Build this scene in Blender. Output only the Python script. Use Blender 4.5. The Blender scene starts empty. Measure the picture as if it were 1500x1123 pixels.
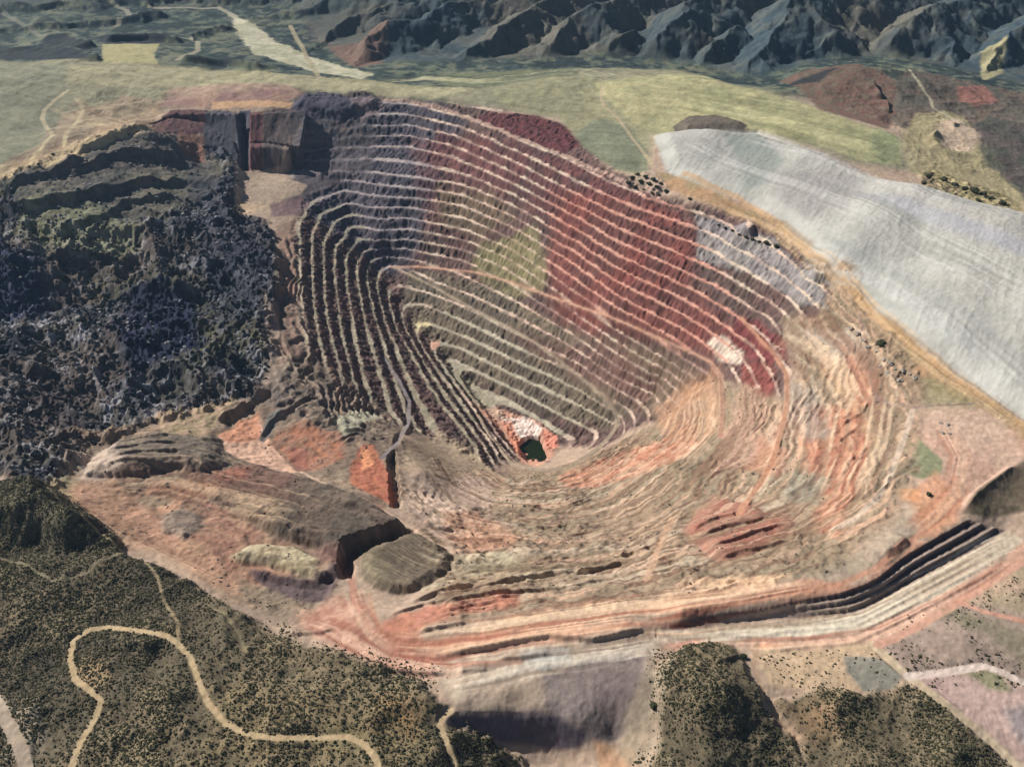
import bpy, math, random
import numpy as np

# ------------------------------------------------------------------ camera, sky, sun
C = bpy.context.scene
CAM_H, PITCH, HFOV = 1000.0, math.radians(35.0), math.radians(55.0)
cam_d = bpy.data.cameras.new('camera'); cam = bpy.data.objects.new('camera', cam_d)
C.collection.objects.link(cam); C.camera = cam
cam.location = (0, 0, CAM_H); cam.rotation_euler = (math.pi/2 - PITCH, 0, 0)
cam_d.sensor_fit = 'HORIZONTAL'; cam_d.angle = HFOV; cam_d.clip_start = 1.0; cam_d.clip_end = 80000
SUN_EL, SUN_AZ = math.radians(37), math.radians(-60)      # azimuth clockwise from +Y: sun stands far left
w = bpy.data.worlds.new('World'); C.world = w; w.use_nodes = True
nt = w.node_tree; bg = nt.nodes['Background']
sky = nt.nodes.new('ShaderNodeTexSky'); sky.sky_type = 'NISHITA'; sky.sun_disc = False
sky.sun_elevation = SUN_EL; sky.sun_rotation = SUN_AZ; sky.altitude = 800
nt.links.new(sky.outputs[0], bg.inputs[0]); bg.inputs[1].default_value = 0.038
sl = bpy.data.lights.new('sun', 'SUN'); sl.energy = 5.0; sl.angle = math.radians(0.5); sl.color = (1.0, 0.955, 0.88)
so = bpy.data.objects.new('sun', sl); C.collection.objects.link(so)
so.rotation_euler = (math.pi/2 - SUN_EL, 0, math.pi - SUN_AZ)
so.location = (-2000, 1500, 3000)
C.view_settings.view_transform = 'Standard'; C.view_settings.look = 'None'
C.view_settings.exposure = 0.32; C.view_settings.gamma = 1.0
try:
    C.cycles.volume_bounces = 0; C.cycles.max_bounces = 4; C.cycles.diffuse_bounces = 2
except Exception: pass

# ------------------------------------------------------------------ noise
_rs = np.random.RandomState(7)
_T = _rs.rand(512, 512).astype(np.float32)
def vn(x, y, seed=0):
    x = x + seed*37.31; y = y + seed*91.7
    xi = np.floor(x); yi = np.floor(y); fx = (x-xi).astype(np.float32); fy = (y-yi).astype(np.float32)
    xi = xi.astype(np.int64) & 511; yi = yi.astype(np.int64) & 511
    x1 = (xi+1) & 511; y1 = (yi+1) & 511
    fx = fx*fx*fx*(fx*(fx*6-15)+10); fy = fy*fy*fy*(fy*(fy*6-15)+10)
    a = _T[xi, yi]; b = _T[x1, yi]; c = _T[xi, y1]; d = _T[x1, y1]
    return (a+(b-a)*fx)*(1-fy) + (c+(d-c)*fx)*fy
def fbm(x, y, wl, oct=4, seed=0, gain=.5, ridged=False):
    """about -1..1"""
    s = 0; a = 1.0; t = 0; co, si = .8, .6
    for o in range(oct):
        n = vn(x/wl, y/wl, seed+o*3+1)*2-1
        if ridged: n = 1-2*np.abs(n)
        s = s + a*n; t += a; a *= gain; wl = wl*.5
        x, y = co*x-si*y, si*x+co*y
    return s/t*(1.0 if ridged else 1.5)
def sst(a, b, x):
    t = np.clip((x-a)/(b-a), 0, 1); return t*t*(3-2*t)

# ------------------------------------------------------------------ ground grid (denser near by)
ys = [430.0]
while ys[-1] < 16000:
    y = ys[-1]; ys.append(y + np.interp(y, [430,640,1000,2000,3000,4200,7000,16000], [4,1.7,2.0,2.9,4.2,9,40,300]))
ys = np.array(ys); NR = len(ys); NCOL = 1280
HWA, HWB = 400.0, 0.50
def hw(y): return HWA + HWB*y
ss = np.linspace(-1, 1, NCOL)
Y = np.repeat(ys[:, None], NCOL, 1).astype(np.float32)
X = (hw(ys)[:, None]*ss[None, :]).astype(np.float32)
def gidx(x, y):
    return np.interp(y, ys, np.arange(NR)), (np.asarray(x)/hw(np.asarray(y))+1)/2*(NCOL-1)
def bil(A, x, y):
    r, c = gidx(x, y); r = np.clip(r, 0, NR-1.001); c = np.clip(c, 0, NCOL-1.001)
    i = r.astype(int); j = c.astype(int); fr = r-i; fc = c-j
    return (A[i,j]*(1-fc)+A[i,j+1]*fc)*(1-fr)+(A[i+1,j]*(1-fc)+A[i+1,j+1]*fc)*fr

# a picture position is turned into a place on the ground through the survey camera once, while the map is drawn
F = 750/math.tan(HFOV/2)
def ray(px, py):
    u = (np.asarray(px, float)-750)/F; v = (561.5-np.asarray(py, float))/F
    return u, math.cos(PITCH)+v*math.sin(PITCH), -math.sin(PITCH)+v*math.cos(PITCH)
def onz(px, py, z):
    a, b, c = ray(px, py); t = (z-CAM_H)/c; return a*t, b*t

# ------------------------------------------------------------------ survey: contours (level k lies 18 m * k below the rim)
BH = 18.0
K = {
 0.4: [(60,190),(150,165),(240,158),(330,160),(400,160),(470,140),(560,140),(640,152),(735,168),(790,172),(830,188),(850,212),(900,252),(960,280),(1010,295),(1060,308),(1140,345),(1215,408),(1280,470),(1330,560),(1325,650),(1300,735),(1230,810),(1060,862),(950,880),(800,900),(640,915)],
 1: [(560,149),(600,152),(667,167),(713,182),(753,200),(833,230),(900,266),(1000,300),(1050,318),(1130,355),(1200,415),(1265,480),(1300,560),(1300,640),(1270,735),(1210,795),(1050,845),(950,866),(800,885),(660,900)],
 3: [(425,200),(480,190),(540,184),(600,183),(667,197),(750,233),(833,277),(900,309),(1050,367),(1150,430),(1230,510),(1260,580),(1250,660),(1210,730),(1120,790),(1000,820),(850,848),(700,862)],
 5: [(425,222),(470,218),(540,213),(600,213),(667,228),(750,266),(850,318),(900,349),(1050,417),(1130,465),(1175,520),(1200,570),(1190,640),(1150,710),(1050,765),(900,815),(780,830),(680,835)],
 7: [(430,245),(480,250),(540,250),(600,257),(680,270),(750,298),(830,345),(900,388),(1000,435),(1050,466),(1110,510),(1140,560),(1145,610),(1120,670),(1040,730),(940,775),(820,800),(700,795),(650,780)],
 9: [(900,427),(830,376),(750,331),(680,300),(640,292),(577,287),(540,283),(505,276),(463,291),(443,315),(436,345),(437,400),(440,470),(452,540),(470,600)],
 10:[(1050,537),(1000,500),(900,447),(830,398),(750,348),(680,318),(600,302),(545,302),(512,296),(467,313),(455,347),(455,384),(457,440),(465,500),(480,560),(492,600)],
 11:[(600,318),(550,318),(515,312),(487,323),(472,357),(472,394),(473,437),(478,477),(495,540),(510,590)],
 12:[(1030,560),(960,515),(900,480),(830,435),(750,380),(680,350),(600,334),(552,335),(520,330),(490,360),(487,394),(492,437),(497,480),(512,540),(527,590)],
 13:[(600,350),(555,352),(522,347),(505,380),(505,417),(512,457),(517,504),(530,560),(545,600)],
 14:[(950,545),(900,514),(830,465),(750,415),(680,380),(600,364),(560,362),(540,363),(524,380),(522,407),(527,437),(534,477),(544,514),(558,560),(570,605)],
 15:[(600,378),(565,374),(543,382),(537,397),(540,427),(549,467),(562,510),(575,550),(590,600),(608,630)],
 16:[(960,575),(900,549),(830,500),(750,458),(690,430),(640,412),(610,396),(577,388),(554,397),(552,427),(562,470),(578,517),(590,550),(604,584),(622,620),(645,650)],
 17:[(940,590),(900,567),(830,522),(750,482),(700,456),(634,430),(587,416),(568,422),(568,440),(581,484),(602,517),(622,557),(648,597),(672,625),(695,655)],
 18:[(925,603),(900,585),(850,548),(800,525),(750,503),(700,477),(655,457),(620,444),(587,444),(589,470),(609,514),(629,550),(652,584),(681,620),(708,655)],
 19:[(912,612),(900,603),(850,570),(800,545),(750,523),(700,499),(665,484),(633,473),(605,473),(611,497),(632,534),(655,565),(684,605),(706,635),(724,660)],
 20:[(905,621),(850,592),(800,567),(750,545),(710,525),(680,510),(650,500),(628,500),(636,520),(660,553),(692,600),(717,635),(737,660),(760,680),(790,688),(830,682),(870,664),(895,645),(905,621)],
 21:[(875,632),(830,610),(790,590),(750,566),(700,542),(668,525),(650,527),(664,550),(700,597),(727,637),(752,665),(780,681),(815,677),(850,662),(875,645),(875,632)],
 22:[(845,643),(800,615),(760,592),(720,572),(692,560),(690,570),(712,597),(738,637),(762,665),(790,674),(820,665),(845,650),(845,643)],
}
SOUTH = {  # the near wall, from the end of the loop westwards
 19:[(915,640),(870,674),(800,696),(752,690),(725,672)],
 18:[(930,625),(920,645),(870,682),(805,702),(748,697),(716,668)],
 17:[(955,615),(940,645),(880,690),(810,710),(740,704)],
 16:[(985,605),(970,635),(925,670),(870,702),(800,718),(735,712),(690,690),(660,668)],
 13:[(1020,580),(1030,605),(1010,645),(950,690),(880,727),(800,742),(720,735),(665,712)],
 10:[(1060,555),(1072,590),(1065,630),(1030,675),(960,722),(880,758),(790,768),(700,757),(645,735)],
}
pts = []
def add(poly, z, step=24):
    for (a, b), (c, d) in zip(poly[:-1], poly[1:]):
        n = max(1, int(round(math.hypot(c-a, d-b)/step)))
        for i in range(n): pts.append((a+(c-a)*i/n, b+(d-b)*i/n, z))
    pts.append((*poly[-1], z))
for k, p in K.items(): add(p, -BH*k, 22 if k > 8 else 34)
for k, p in SOUTH.items(): add(p, -BH*k, 30)
add([(775,660),(785,655)], -BH*22.6); add([(740,612),(770,622),(800,640)], -BH*22.5)
# trench lines
TR = [ # picture polyline, heights
 ([(960,919),(1000,912),(1021,903),(1104,893),(1176,878),(1230,869),(1267,856),(1285,847),(1321,817),(1375,785),(1418,761)], [-4,-2,0,3,5,6,7,8,8,8,8]),
 ([(960,923),(1007,920),(1030,918),(1104,909),(1176,904),(1249,898),(1274,888),(1321,860),(1375,831),(1429,803),(1472,777)], [-6,-7,-8,-9,-10,-11,-12,-12,-12,-12,-12]),
]
def dense(p, z, st=9):
    P = np.array(p, float); o = []; 
    for i in range(len(P)-1):
        n = max(1, int(round(np.hypot(*(P[i+1]-P[i]))/st)))
        for j in range(n): o.append((*(P[i]+(P[i+1]-P[i])*j/n), z[i]+(z[i+1]-z[i])*j/n))
    o.append((*P[-1], z[-1])); return o
def resamp(p, z, n):
    P = np.c_[np.array(p, float), z]; c = np.r_[0, np.cumsum(np.hypot(*(P[1:,:2]-P[:-1,:2]).T))]; t = np.linspace(0, c[-1], n)
    return np.stack([np.interp(t, c, P[:,i]) for i in range(3)], 1)
for p, z in TR: pts += dense(p, z, 11)
add([(1040,935),(1180,930),(1260,915),(1350,868),(1440,815),(1490,785)], -10, 22)
add([(1000,900),(1030,892),(1104,882),(1176,872),(1228,858),(1262,846),(1280,836),(1312,806),(1365,774),(1408,752)], 7, 14)
add([(1090,868),(1170,856),(1220,842),(1262,826),(1300,790),(1350,760),(1395,738)], 8, 20)
add([(1000,945),(1180,948),(1290,925),(1380,880),(1490,815)], -8, 60)
for t in [  # picture x, picture y, height
 (0,105,12),(80,100,18),(150,108,18),(300,112,12),(430,118,8),(540,128,4),(640,140,2),(700,145,2),(780,140,8),(850,115,18),(930,120,15),(1000,115,18),
 (1100,140,22),(1200,165,22),(1300,195,15),(1320,225,5),(950,180,10),(880,160,10),(900,220,4),(950,240,0),(1330,255,0),(1420,290,0),(1500,320,0),
 (0,85,-45),(80,78,-30),(150,80,-10),(250,85,-10),(350,92,-40),(500,100,-50),(600,118,-30),(700,118,-25),(0,60,-70),(200,45,-70),(400,60,-80),(520,95,-60),(300,20,-70),(100,20,-60),
 (800,100,-30),(950,100,-50),(1050,110,-60),(1120,125,-40),(600,60,-40),(800,60,-40),(1000,50,-40),(1200,90,-40),(1350,90,-40),(1480,110,-60),
 (1200,120,10),(1260,105,25),(1300,110,15),(1350,120,15),(1300,165,0),(1400,165,-10),(1480,180,-20),(1450,230,-25),(1400,200,-10),(1495,270,-35),
 (980,205,8),(1110,193,32),(1200,222,36),(1350,280,40),(1500,325,45),(1000,250,2),(1100,295,2),(1200,380,4),(1300,470,4),(1400,545,4),(1490,610,4),
 (1130,235,22),(1250,300,30),(1350,380,30),(1450,450,34),(1500,500,36),
 (1100,330,2),(1200,395,2),(1300,490,2),(1380,560,2),(1450,630,3),(1500,680,5),(1380,640,4),(1350,700,4),(1400,740,8),(1310,775,8),(1230,835,8),(1160,850,7),
 (1440,750,4),(1490,700,0),(1500,760,-5),(1500,830,-6),(1480,870,0),(1400,930,4),(1300,970,2),(1480,980,-4),(1400,1060,-10),(1500,1110,-20),(1200,1000,-4),(1280,1060,-16),(1150,1100,-30),
 (1050,1000,14),(1040,1100,4),(960,985,12),(900,1080,-26),(900,990,8),(820,1000,4),(760,1036,-3),(700,1036,-1),(820,1045,-4),(640,1110,-8),(950,1110,-20),
 (720,960,2),(640,985,0),(560,960,-6),(520,900,-14),(560,905,-12),(620,940,-6),(700,935,-4),(800,915,-2),(900,905,0),
 (0,230,-4),(60,240,-6),(20,180,4),(100,190,4),(160,205,0),(220,200,-4),(0,262,-20),(80,262,-25),(120,235,-15),(200,215,-20),(290,230,-75),
 (220,250,-60),(300,262,-90),(350,262,-110),(385,250,-120),(420,262,-128),(350,310,-135),(420,285,-140),(450,272,-140),(380,300,-135),
 (100,300,-60),(200,300,-85),(300,320,-120),(0,320,-55),(0,380,-85),(120,380,-105),(240,380,-125),(340,380,-140),(410,380,-150),(430,350,-155),
 (0,450,-120),(120,450,-140),(240,470,-160),(340,480,-160),(400,450,-155),(410,520,-155),(0,540,-130),(120,550,-150),(240,560,-165),(340,560,-155),
 (0,640,-95),(100,640,-115),(200,620,-135),(60,700,-60),(0,700,-45),(390,580,-160),(440,600,-165),(380,640,-170),(430,680,-165),(500,650,-175),(560,680,-170),
 (240,640,-110),(300,680,-100),(150,680,-85),(200,740,-78),(300,740,-82),(400,720,-100),(450,740,-95),(520,740,-100),(580,770,-105),(600,740,-130),(640,760,-140),
 (560,800,-85),(620,830,-95),(670,800,-110),(540,850,-60),(600,880,-55),(480,840,-70),(440,800,-75),(350,800,-60),(250,780,-62),(150,740,-50),(100,720,-45),
 (400,870,-52),(470,900,-35),(350,860,-48),(250,830,-40),(200,810,-34),(500,940,-14),(430,920,-20),(590,640,-185),(620,690,-175),(560,650,-180),(520,620,-178),
 (0,740,-5),(60,735,5),(110,770,-5),(150,800,-28),(60,800,-25),(0,830,-20),(90,850,-12),(200,870,-15),(100,920,-5),(0,930,0),(250,930,0),(330,900,-10),(400,960,-14),
 (300,1000,4),(200,1000,2),(100,1010,4),(0,1050,0),(60,1110,-4),(200,1100,-8),(340,1110,-4),(450,1020,2),(450,1110,-2),(540,1000,-4),(560,1100,-6),(600,1040,0)]:
    pts.append(t)
pts += dense([(655,1049),(700,1042),(760,1042),(812,1049),(850,1068),(876,1084)], [-2,-1,-2,-4,-12,-21], 14)+dense([(656,1051),(705,1075),(745,1088),(805,1096),(850,1091),(877,1086)], [-3,-26,-36,-40,-30,-22], 14)
pts = np.array(pts, float)
px_, py_ = onz(pts[:,0], pts[:,1], pts[:,2]); pz_ = pts[:,2]
extra = np.array([(-6000,6000,-60),(0,6000,-60),(6000,6000,-60),(-9000,15500,0),(0,15500,0),(9000,15500,0),(-3500,4200,-60),(3500,4200,-60),
                  (-1500,1700,-60),(1400,1200,0),(1800,1900,10),(2300,2700,0),(-2300,3000,0),(-900,600,0),(900,600,-20),(0,420,-10),(-600,420,0),(600,420,-20),(-1800,2200,-60)], float)
px_ = np.r_[px_, extra[:,0]]; py_ = np.r_[py_, extra[:,1]]; pz_ = np.r_[pz_, extra[:,2]]
SC = 100.0
def rbf_fit(x, y, z):
    n = len(x); D = np.sqrt((x[:,None]-x[None])**2+(y[:,None]-y[None])**2+25.0)/SC
    A = np.zeros((n+3, n+3)); A[:n,:n] = -D + np.eye(n)*.02
    P = np.c_[np.ones(n), x/SC, y/SC]; A[:n,n:] = P; A[n:,:n] = P.T
    return np.linalg.solve(A, np.r_[z, 0, 0, 0])
wv = rbf_fit(px_, py_, pz_)
NQ = 430
rr = np.linspace(0, NR-1, NQ); cc = np.linspace(0, NCOL-1, NQ)
yq = np.interp(rr, np.arange(NR), ys); QY = np.repeat(yq[:,None], NQ, 1); QX = hw(yq)[:,None]*(cc/(NCOL-1)*2-1)[None]
qx = QX.ravel().astype(np.float32); qy = QY.ravel().astype(np.float32)
out = np.empty(len(qx)); ax = px_.astype(np.float32); ay = py_.astype(np.float32); wn = wv[:-3].astype(np.float32)
for i in range(0, len(qx), 4000):
    a = qx[i:i+4000,None]-ax; b = qy[i:i+4000,None]-ay
    out[i:i+4000] = -(np.sqrt(a*a+b*b+25.0)/SC) @ wn
out += wv[-3] + wv[-2]*qx/SC + wv[-1]*qy/SC
Q = out.reshape(NQ, NQ)
ri = np.arange(NR)/(NR-1)*(NQ-1); ci = np.arange(NCOL)/(NCOL-1)*(NQ-1)
i0 = np.clip(ri.astype(int), 0, NQ-2); j0 = np.clip(ci.astype(int), 0, NQ-2); fr = (ri-i0)[:,None]; fc = (ci-j0)[None]
Z = ((Q[i0][:,j0]*(1-fc)+Q[i0][:,j0+1]*fc)*(1-fr)+(Q[i0+1][:,j0]*(1-fc)+Q[i0+1][:,j0+1]*fc)*fr).astype(np.float32)
BASE = Z.copy()

def p2w(px, py):
    """picture position -> place on the surveyed ground"""
    px = np.atleast_1d(np.asarray(px, float)); py = np.atleast_1d(np.asarray(py, float))
    a, b, c = ray(px, py); n = len(px)
    res = np.zeros((n, 3)); done = np.zeros(n, bool)
    zs = np.linspace(140, -450, 240)
    prev = None
    for zl in zs:
        t = (zl-CAM_H)/c; x = a*t; y = b*t
        g = bil(BASE, x, np.clip(y, ys[0], ys[-1])) - zl
        if prev is not None:
            hit = (~done) & (g >= 0)
            f = np.where(np.abs(g-prev[0]) > 1e-6, -prev[0]/(g-prev[0]+1e-9), 0); f = np.clip(f, 0, 1)
            res[hit,0] = (prev[1]+(x-prev[1])*f)[hit]; res[hit,1] = (prev[2]+(y-prev[2])*f)[hit]; res[hit,2] = (zl)
            done |= hit
        prev = (g, x, y)
    return res[:,0], res[:,1]
def W(poly, sub=0):
    P = np.array(poly, float)
    if sub:
        Q_ = []
        for a, b in zip(P[:-1], P[1:]):
            n = max(1, int(np.hypot(*(b-a))/sub)); Q_ += [a+(b-a)*i/n for i in range(n)]
        P = np.array(Q_+[P[-1]])
    x, y = p2w(P[:,0], P[:,1]); return np.c_[x, y]
def window(P, pad):
    x0, y0 = P.min(0)-pad; x1, y1 = P.max(0)+pad
    r0 = max(0, np.searchsorted(ys, y0)-1); r1 = min(NR, np.searchsorted(ys, y1)+1)
    if r1 <= r0: r0, r1 = 0, 2
    cs = [(x/hw(y)+1)/2*(NCOL-1) for x in (x0, x1) for y in (max(y0, ys[0]), y1)]
    c0 = int(max(0, min(cs)-1)); c1 = int(min(NCOL, max(cs)+2))
    if c1 <= c0: c0, c1 = 0, 2
    return slice(r0, r1), slice(c0, c1)
def segdist(P, x, y, closed):
    d = np.full(x.shape, 1e9, np.float32); sd = np.zeros(x.shape, np.float32); tt = np.zeros(x.shape, np.float32)
    n = len(P); L = 0.0
    for i in range(n if closed else n-1):
        a = P[i]; b = P[(i+1) % n]; e = b-a; l2 = float(e@e)+1e-9
        t = np.clip(((x-a[0])*e[0]+(y-a[1])*e[1])/l2, 0, 1)
        dx = x-a[0]-t*e[0]; dy = y-a[1]-t*e[1]; q = np.sqrt(dx*dx+dy*dy); m = q < d
        d = np.where(m, q, d); sd = np.where(m, np.sign(e[0]*dy-e[1]*dx), sd); tt = np.where(m, L+t*math.sqrt(l2), tt)
        L += math.sqrt(l2)
    return d, sd, tt, L
def inside(P, x, y):
    s = np.zeros(x.shape, bool); n = len(P)
    for i in range(n):
        a = P[i]; b = P[(i+1) % n]
        if a[1] == b[1]: continue
        c = ((a[1] > y) != (b[1] > y)) & (x < (b[0]-a[0])*(y-a[1])/(b[1]-a[1])+a[0]); s ^= c
    return s
N1 = fbm(X, Y, 55, 4, 11); N2 = fbm(X, Y, 17, 3, 21); N3 = fbm(X, Y, 320, 4, 31); N4 = fbm(X, Y, 7, 2, 41)
def sdf(poly, pad=60, warp=0, world=False):
    P = np.array(poly) if world else W(poly)
    sl_ = window(P, pad+abs(warp)*2); x = X[sl_]; y = Y[sl_]
    d, _, _, _ = segdist(P, x, y, True); d = np.where(inside(P, x, y), d, -d)   # positive inside
    if warp: d = d + warp*(N1[sl_]*.7+N2[sl_]*.5)
    return sl_, d
def msk(poly, feather=10, warp=0):
    sl_, d = sdf(poly, feather+5, warp); return sl_, sst(-feather, feather, d)
def line(poly, pad, sub=0):
    P = W(poly, sub); sl_ = window(P, pad); d, s, t, L = segdist(P, X[sl_], Y[sl_], False); return sl_, d, s, t, L

# ------------------------------------------------------------------ relief
# terraces of the pit
PIT = [(425,182),(440,150),(475,142),(560,145),(640,152),(700,160),(765,168),(815,180),(850,212),(900,252),(960,282),(1010,296),(1060,308),(1140,345),(1215,408),(1235,455),
       (1200,470),(1150,470),(1165,530),(1150,590),(1100,570),(1060,562),(1010,590),(960,618),(915,636),(885,655),(850,655),(818,655),(800,678),(770,676),(742,672),(720,688),(690,668),(640,645),(600,630),(560,600),(500,560),(455,520),
       (440,460),(432,400),(428,345),(440,300),(455,285),(500,262),(470,262),(430,262),(420,230)]
TW = np.zeros_like(Z); s_, m_ = msk(PIT, 14, 6); TW[s_] = m_
s_, m_ = msk([(415,175),(440,150),(545,150),(548,200),(540,262),(500,262),(430,262)], 14, 8); TW[s_] *= 1-.55*m_; NWD = np.zeros_like(Z); NWD[s_] = m_
EASTW = np.zeros_like(Z)
EAST = [(1235,400),(1300,480),(1345,560),(1340,660),(1310,760),(1220,830),(1060,865),(940,880),(780,895),(650,905),(640,850),(620,780),(600,720),(640,670),(720,692),(760,690),(805,690),(860,672),(910,645),(960,622),(1010,592),(1060,565),(1100,572),(1150,590),(1170,540),(1150,470),(1200,470)]
s_, m_ = msk(EAST, 20, 12); EASTW[s_] = m_
q = -BASE/BH + .045*N1 + .02*N2
fq = q-np.floor(q)
TWD = .28+.07*N1+.09*fbm(X, Y, 260, 2, 55)
g_ = np.where(fq < TWD, .10*fq/TWD, .10+.90*sst(0, 1, (fq-TWD)/(1-TWD)*.92+.04))
TREAD = (1-sst(-.03, .07, fq-TWD))*sst(0.0, .05, fq)
# terraces, with the wobble taken out again so that treads stay level
zt = -BH*(np.floor(q)+g_) + (q+BASE/BH)*BH*0.35
Z = Z + TW*(zt-Z)
RISER = TW*(1-TREAD)
Z += NWD*(4*fbm(X, Y, 40, 4, 471, .6, True)+2*N1)
Z += RISER*(1.8*N4 + 2.0*fbm(X, Y, 13, 2, 77) + 1.2*N2)
# rough strata of the near and east walls
qq = -BASE/10.0 + 2.4*fbm(X, Y, 190, 5, 51) + .5*N1
f2 = qq-np.floor(qq)
zs = -10.0*(np.floor(qq)+np.where(f2 < .55, .15*f2/.55, .15+.85*sst(0, 1, (f2-.55)/.45))) + 10.0*(qq+BASE/10.0)
CALM = np.zeros_like(Z); s_, m_ = msk([(590,640),(640,640),(700,672),(740,690),(740,720),(680,740),(610,720)], 25, 8); CALM[s_] = m_; s_, m_ = msk([(1000,775),(1010,740),(1040,726),(1090,728),(1140,738),(1160,762),(1155,795),(1120,812),(1060,826),(1020,815)], 14, 4); CALM[s_] = np.maximum(CALM[s_], m_)
STR = EASTW*(1-.85*CALM)*(.7+.5*np.clip(fbm(X, Y, 120, 3, 61)*1.6+.4, -.6, 1))
Z += STR*(zs-Z)*1.0
Z += EASTW*(2.4*N1+1.6*N2)*(1-.6*CALM)
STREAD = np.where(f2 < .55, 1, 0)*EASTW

def plateau(poly, h, wd, warp=0, tilt=None, power=1.0):
    global Z
    s, d = sdf(poly, wd+20, warp)
    a = sst(0, wd, d) if power == 1 else np.clip(d/wd, 0, 1)
    Z[s] += h*a
    return s, a
def scarp(poly, h, Wd, w2, side=1, sub=0, wob=.15):
    s, d, sd, t, L = line(poly, Wd*3.2, sub)
    end = sst(0, min(40, L*.2), t)*sst(0, min(40, L*.2), L-t)
    hh = h*end*(1+wob*N1[s])
    up = (sd*side) >= 0
    Z[s] += np.where(up, hh*np.exp(-d/Wd*1.2), hh*np.clip(1-d/w2, 0, 1))
def ridge(poly, h, wd, p=1.0, noise=.25, sub=0):
    s, d, sd, t, L = line(poly, wd*1.1, sub)
    a = np.clip(1-d/wd, 0, 1); a = a**p if p != 1 else a
    end = sst(0, wd*.5, t)*sst(0, wd*.5, L-t)
    Z[s] += h*a*(.35+.65*end)*(1+noise*N1[s])
def rast(P0, P1):
    """strip between two polylines of (x,y,z): sets the height exactly"""
    tris = []
    for i in range(len(P0)-1):
        tris += [(P0[i], P0[i+1], P1[i]), (P1[i], P0[i+1], P1[i+1])]
    for T in tris:
        T = np.array(T); s = window(T[:,:2], 4); x = X[s]; y = Y[s]
        (ax_, ay_, az_), (bx, by, bz), (cx, cy, cz) = T
        den = (by-cy)*(ax_-cx)+(cx-bx)*(ay_-cy)
        if abs(den) < 1e-6: continue
        u = ((by-cy)*(x-cx)+(cx-bx)*(y-cy))/den; v = ((cy-ay_)*(x-cx)+(ax_-cx)*(y-cy))/den; k = 1-u-v
        m = (u >= -.001) & (v >= -.001) & (k >= -.001)
        Z[s] = np.where(m, u*az_+v*bz+k*cz, Z[s])

# mountains far behind
MT = [(-400,16),(0,12),(300,4),(420,4),(455,50),(480,86),(520,102),(640,104),(760,100),(900,92),(1000,100),(1060,112),(1120,128),(1180,112),(1250,96),(1330,100),(1420,120),(1500,140),(1900,150),(2600,20),(2600,-135),(-1400,-135),(-1400,16)]
def far(pts_):
    o = []
    for p in pts_:
        x, y = onz(p[0], max(p[1], -130), -60); o.append((x, min(y, 15500)))
    return np.array(o)
s_, d_ = sdf(far(MT), 500, 0, world=True)
MW = np.zeros_like(Z); MW[s_] = sst(-40, 380, d_)
yb = sst(4000, 6500, Y)
wx = X + 90*fbm(X, Y, 500, 3, 71); wy = Y + 90*fbm(X, Y, 500, 3, 72)
R1 = fbm(wx, wy*.8, 620, 4, 81, .48, True); R2 = fbm(wx, wy, 150, 4, 91, .5, True)
east = sst(-600, 300, X)
def eroded(x, y, wl, oct, seed):
    sm = 0; a = 1.0; gx_ = 0; gy_ = 0; co, si = .8, .6; e = .02
    for o in range(oct):
        u = x/wl; v = y/wl; n = vn(u, v, seed+o); dx_ = (vn(u+e, v, seed+o)-n)/e; dy_ = (vn(u, v+e, seed+o)-n)/e
        gx_ = gx_+dx_*.9; gy_ = gy_+dy_*.9; sm = sm+a*n/(1+gx_*gx_+gy_*gy_); a *= .52; wl *= .5; x, y = co*x-si*y, si*x+co*y
        gx_, gy_ = co*gx_-si*gy_, si*gx_+co*gy_
    return sm
r0 = int(np.searchsorted(ys, 2900)); ER = np.zeros_like(Z); ER[r0:] = eroded(wx[r0:], wy[r0:], 400, 7, 301)
R3 = fbm(wx, wy*.7, 60, 3, 92, .55, True)
Z += MW*((.28+.72*east)*(-14+26*ER+5*R1) + 2*R3 + 30*yb*east)
# crests, spurs and side spurs: every flank falls away from the nearest of them
mr_ = np.random.RandomState(12); SEG = []
def spur(p, ang, h, slope, lvl):
    L = h/slope; n = max(2, int(L/70)); pts2 = [(p[0], p[1], h)]; a = ang
    for i in range(1, n+1):
        a += mr_.uniform(-.28, .28); q = pts2[-1]; st = L/n
        pts2.append((q[0]+math.cos(a)*st, q[1]+math.sin(a)*st, h*(1-i/n)**1.05))
    for u, v in zip(pts2[:-1], pts2[1:]):
        SEG.append((u, v))
        if lvl < 2:
            for sg in (-1, 1):
                t = mr_.rand(); m = [u[k]*(1-t)+v[k]*t for k in range(3)]
                if m[2] > 8: spur(m, a+sg*mr_.uniform(.6, 1.1), m[2]*.86, slope*1.35, lvl+1)
def crest(pl, cell=62, slope=.38):
    P = [(*onz(max(a, -2000), b, -50), h) for a, b, h in pl]
    for u, v in zip(P[:-1], P[1:]):
        L = math.hypot(v[0]-u[0], v[1]-u[1]); n = max(1, int(L/cell)); prev_ = u
        for i in range(1, n+1):
            t = i/n; q = tuple(u[k]*(1-t)+v[k]*t + (mr_.uniform(-16, 16) if i < n else 0)*(1 if k < 2 else .6) for k in range(3)); SEG.append((prev_, q))
            an = math.atan2(q[1]-prev_[1], q[0]-prev_[0])
            for sg in (-1, 1): spur(q, an+sg*mr_.uniform(.9, 1.5), q[2]*.95, slope*mr_.uniform(.85, 1.2), 0)
            prev_ = q
crest([(1088,116,4),(1120,92,55),(1150,70,105),(1168,60,135),(1205,48,110),(1260,35,120),(1330,25,100)])
crest([(1168,60,130),(1215,82,60),(1238,100,10)])
crest([(935,98,5),(965,78,55),(1005,58,100),(1050,45,95),(1100,28,110),(1150,12,120)])
crest([(780,98,4),(820,75,50),(870,60,85),(900,45,80),(960,25,100),(1010,8,110)])
crest([(1285,95,5),(1310,75,60),(1350,62,95),(1390,48,85),(1440,30,100),(1520,18,100)])
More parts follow.
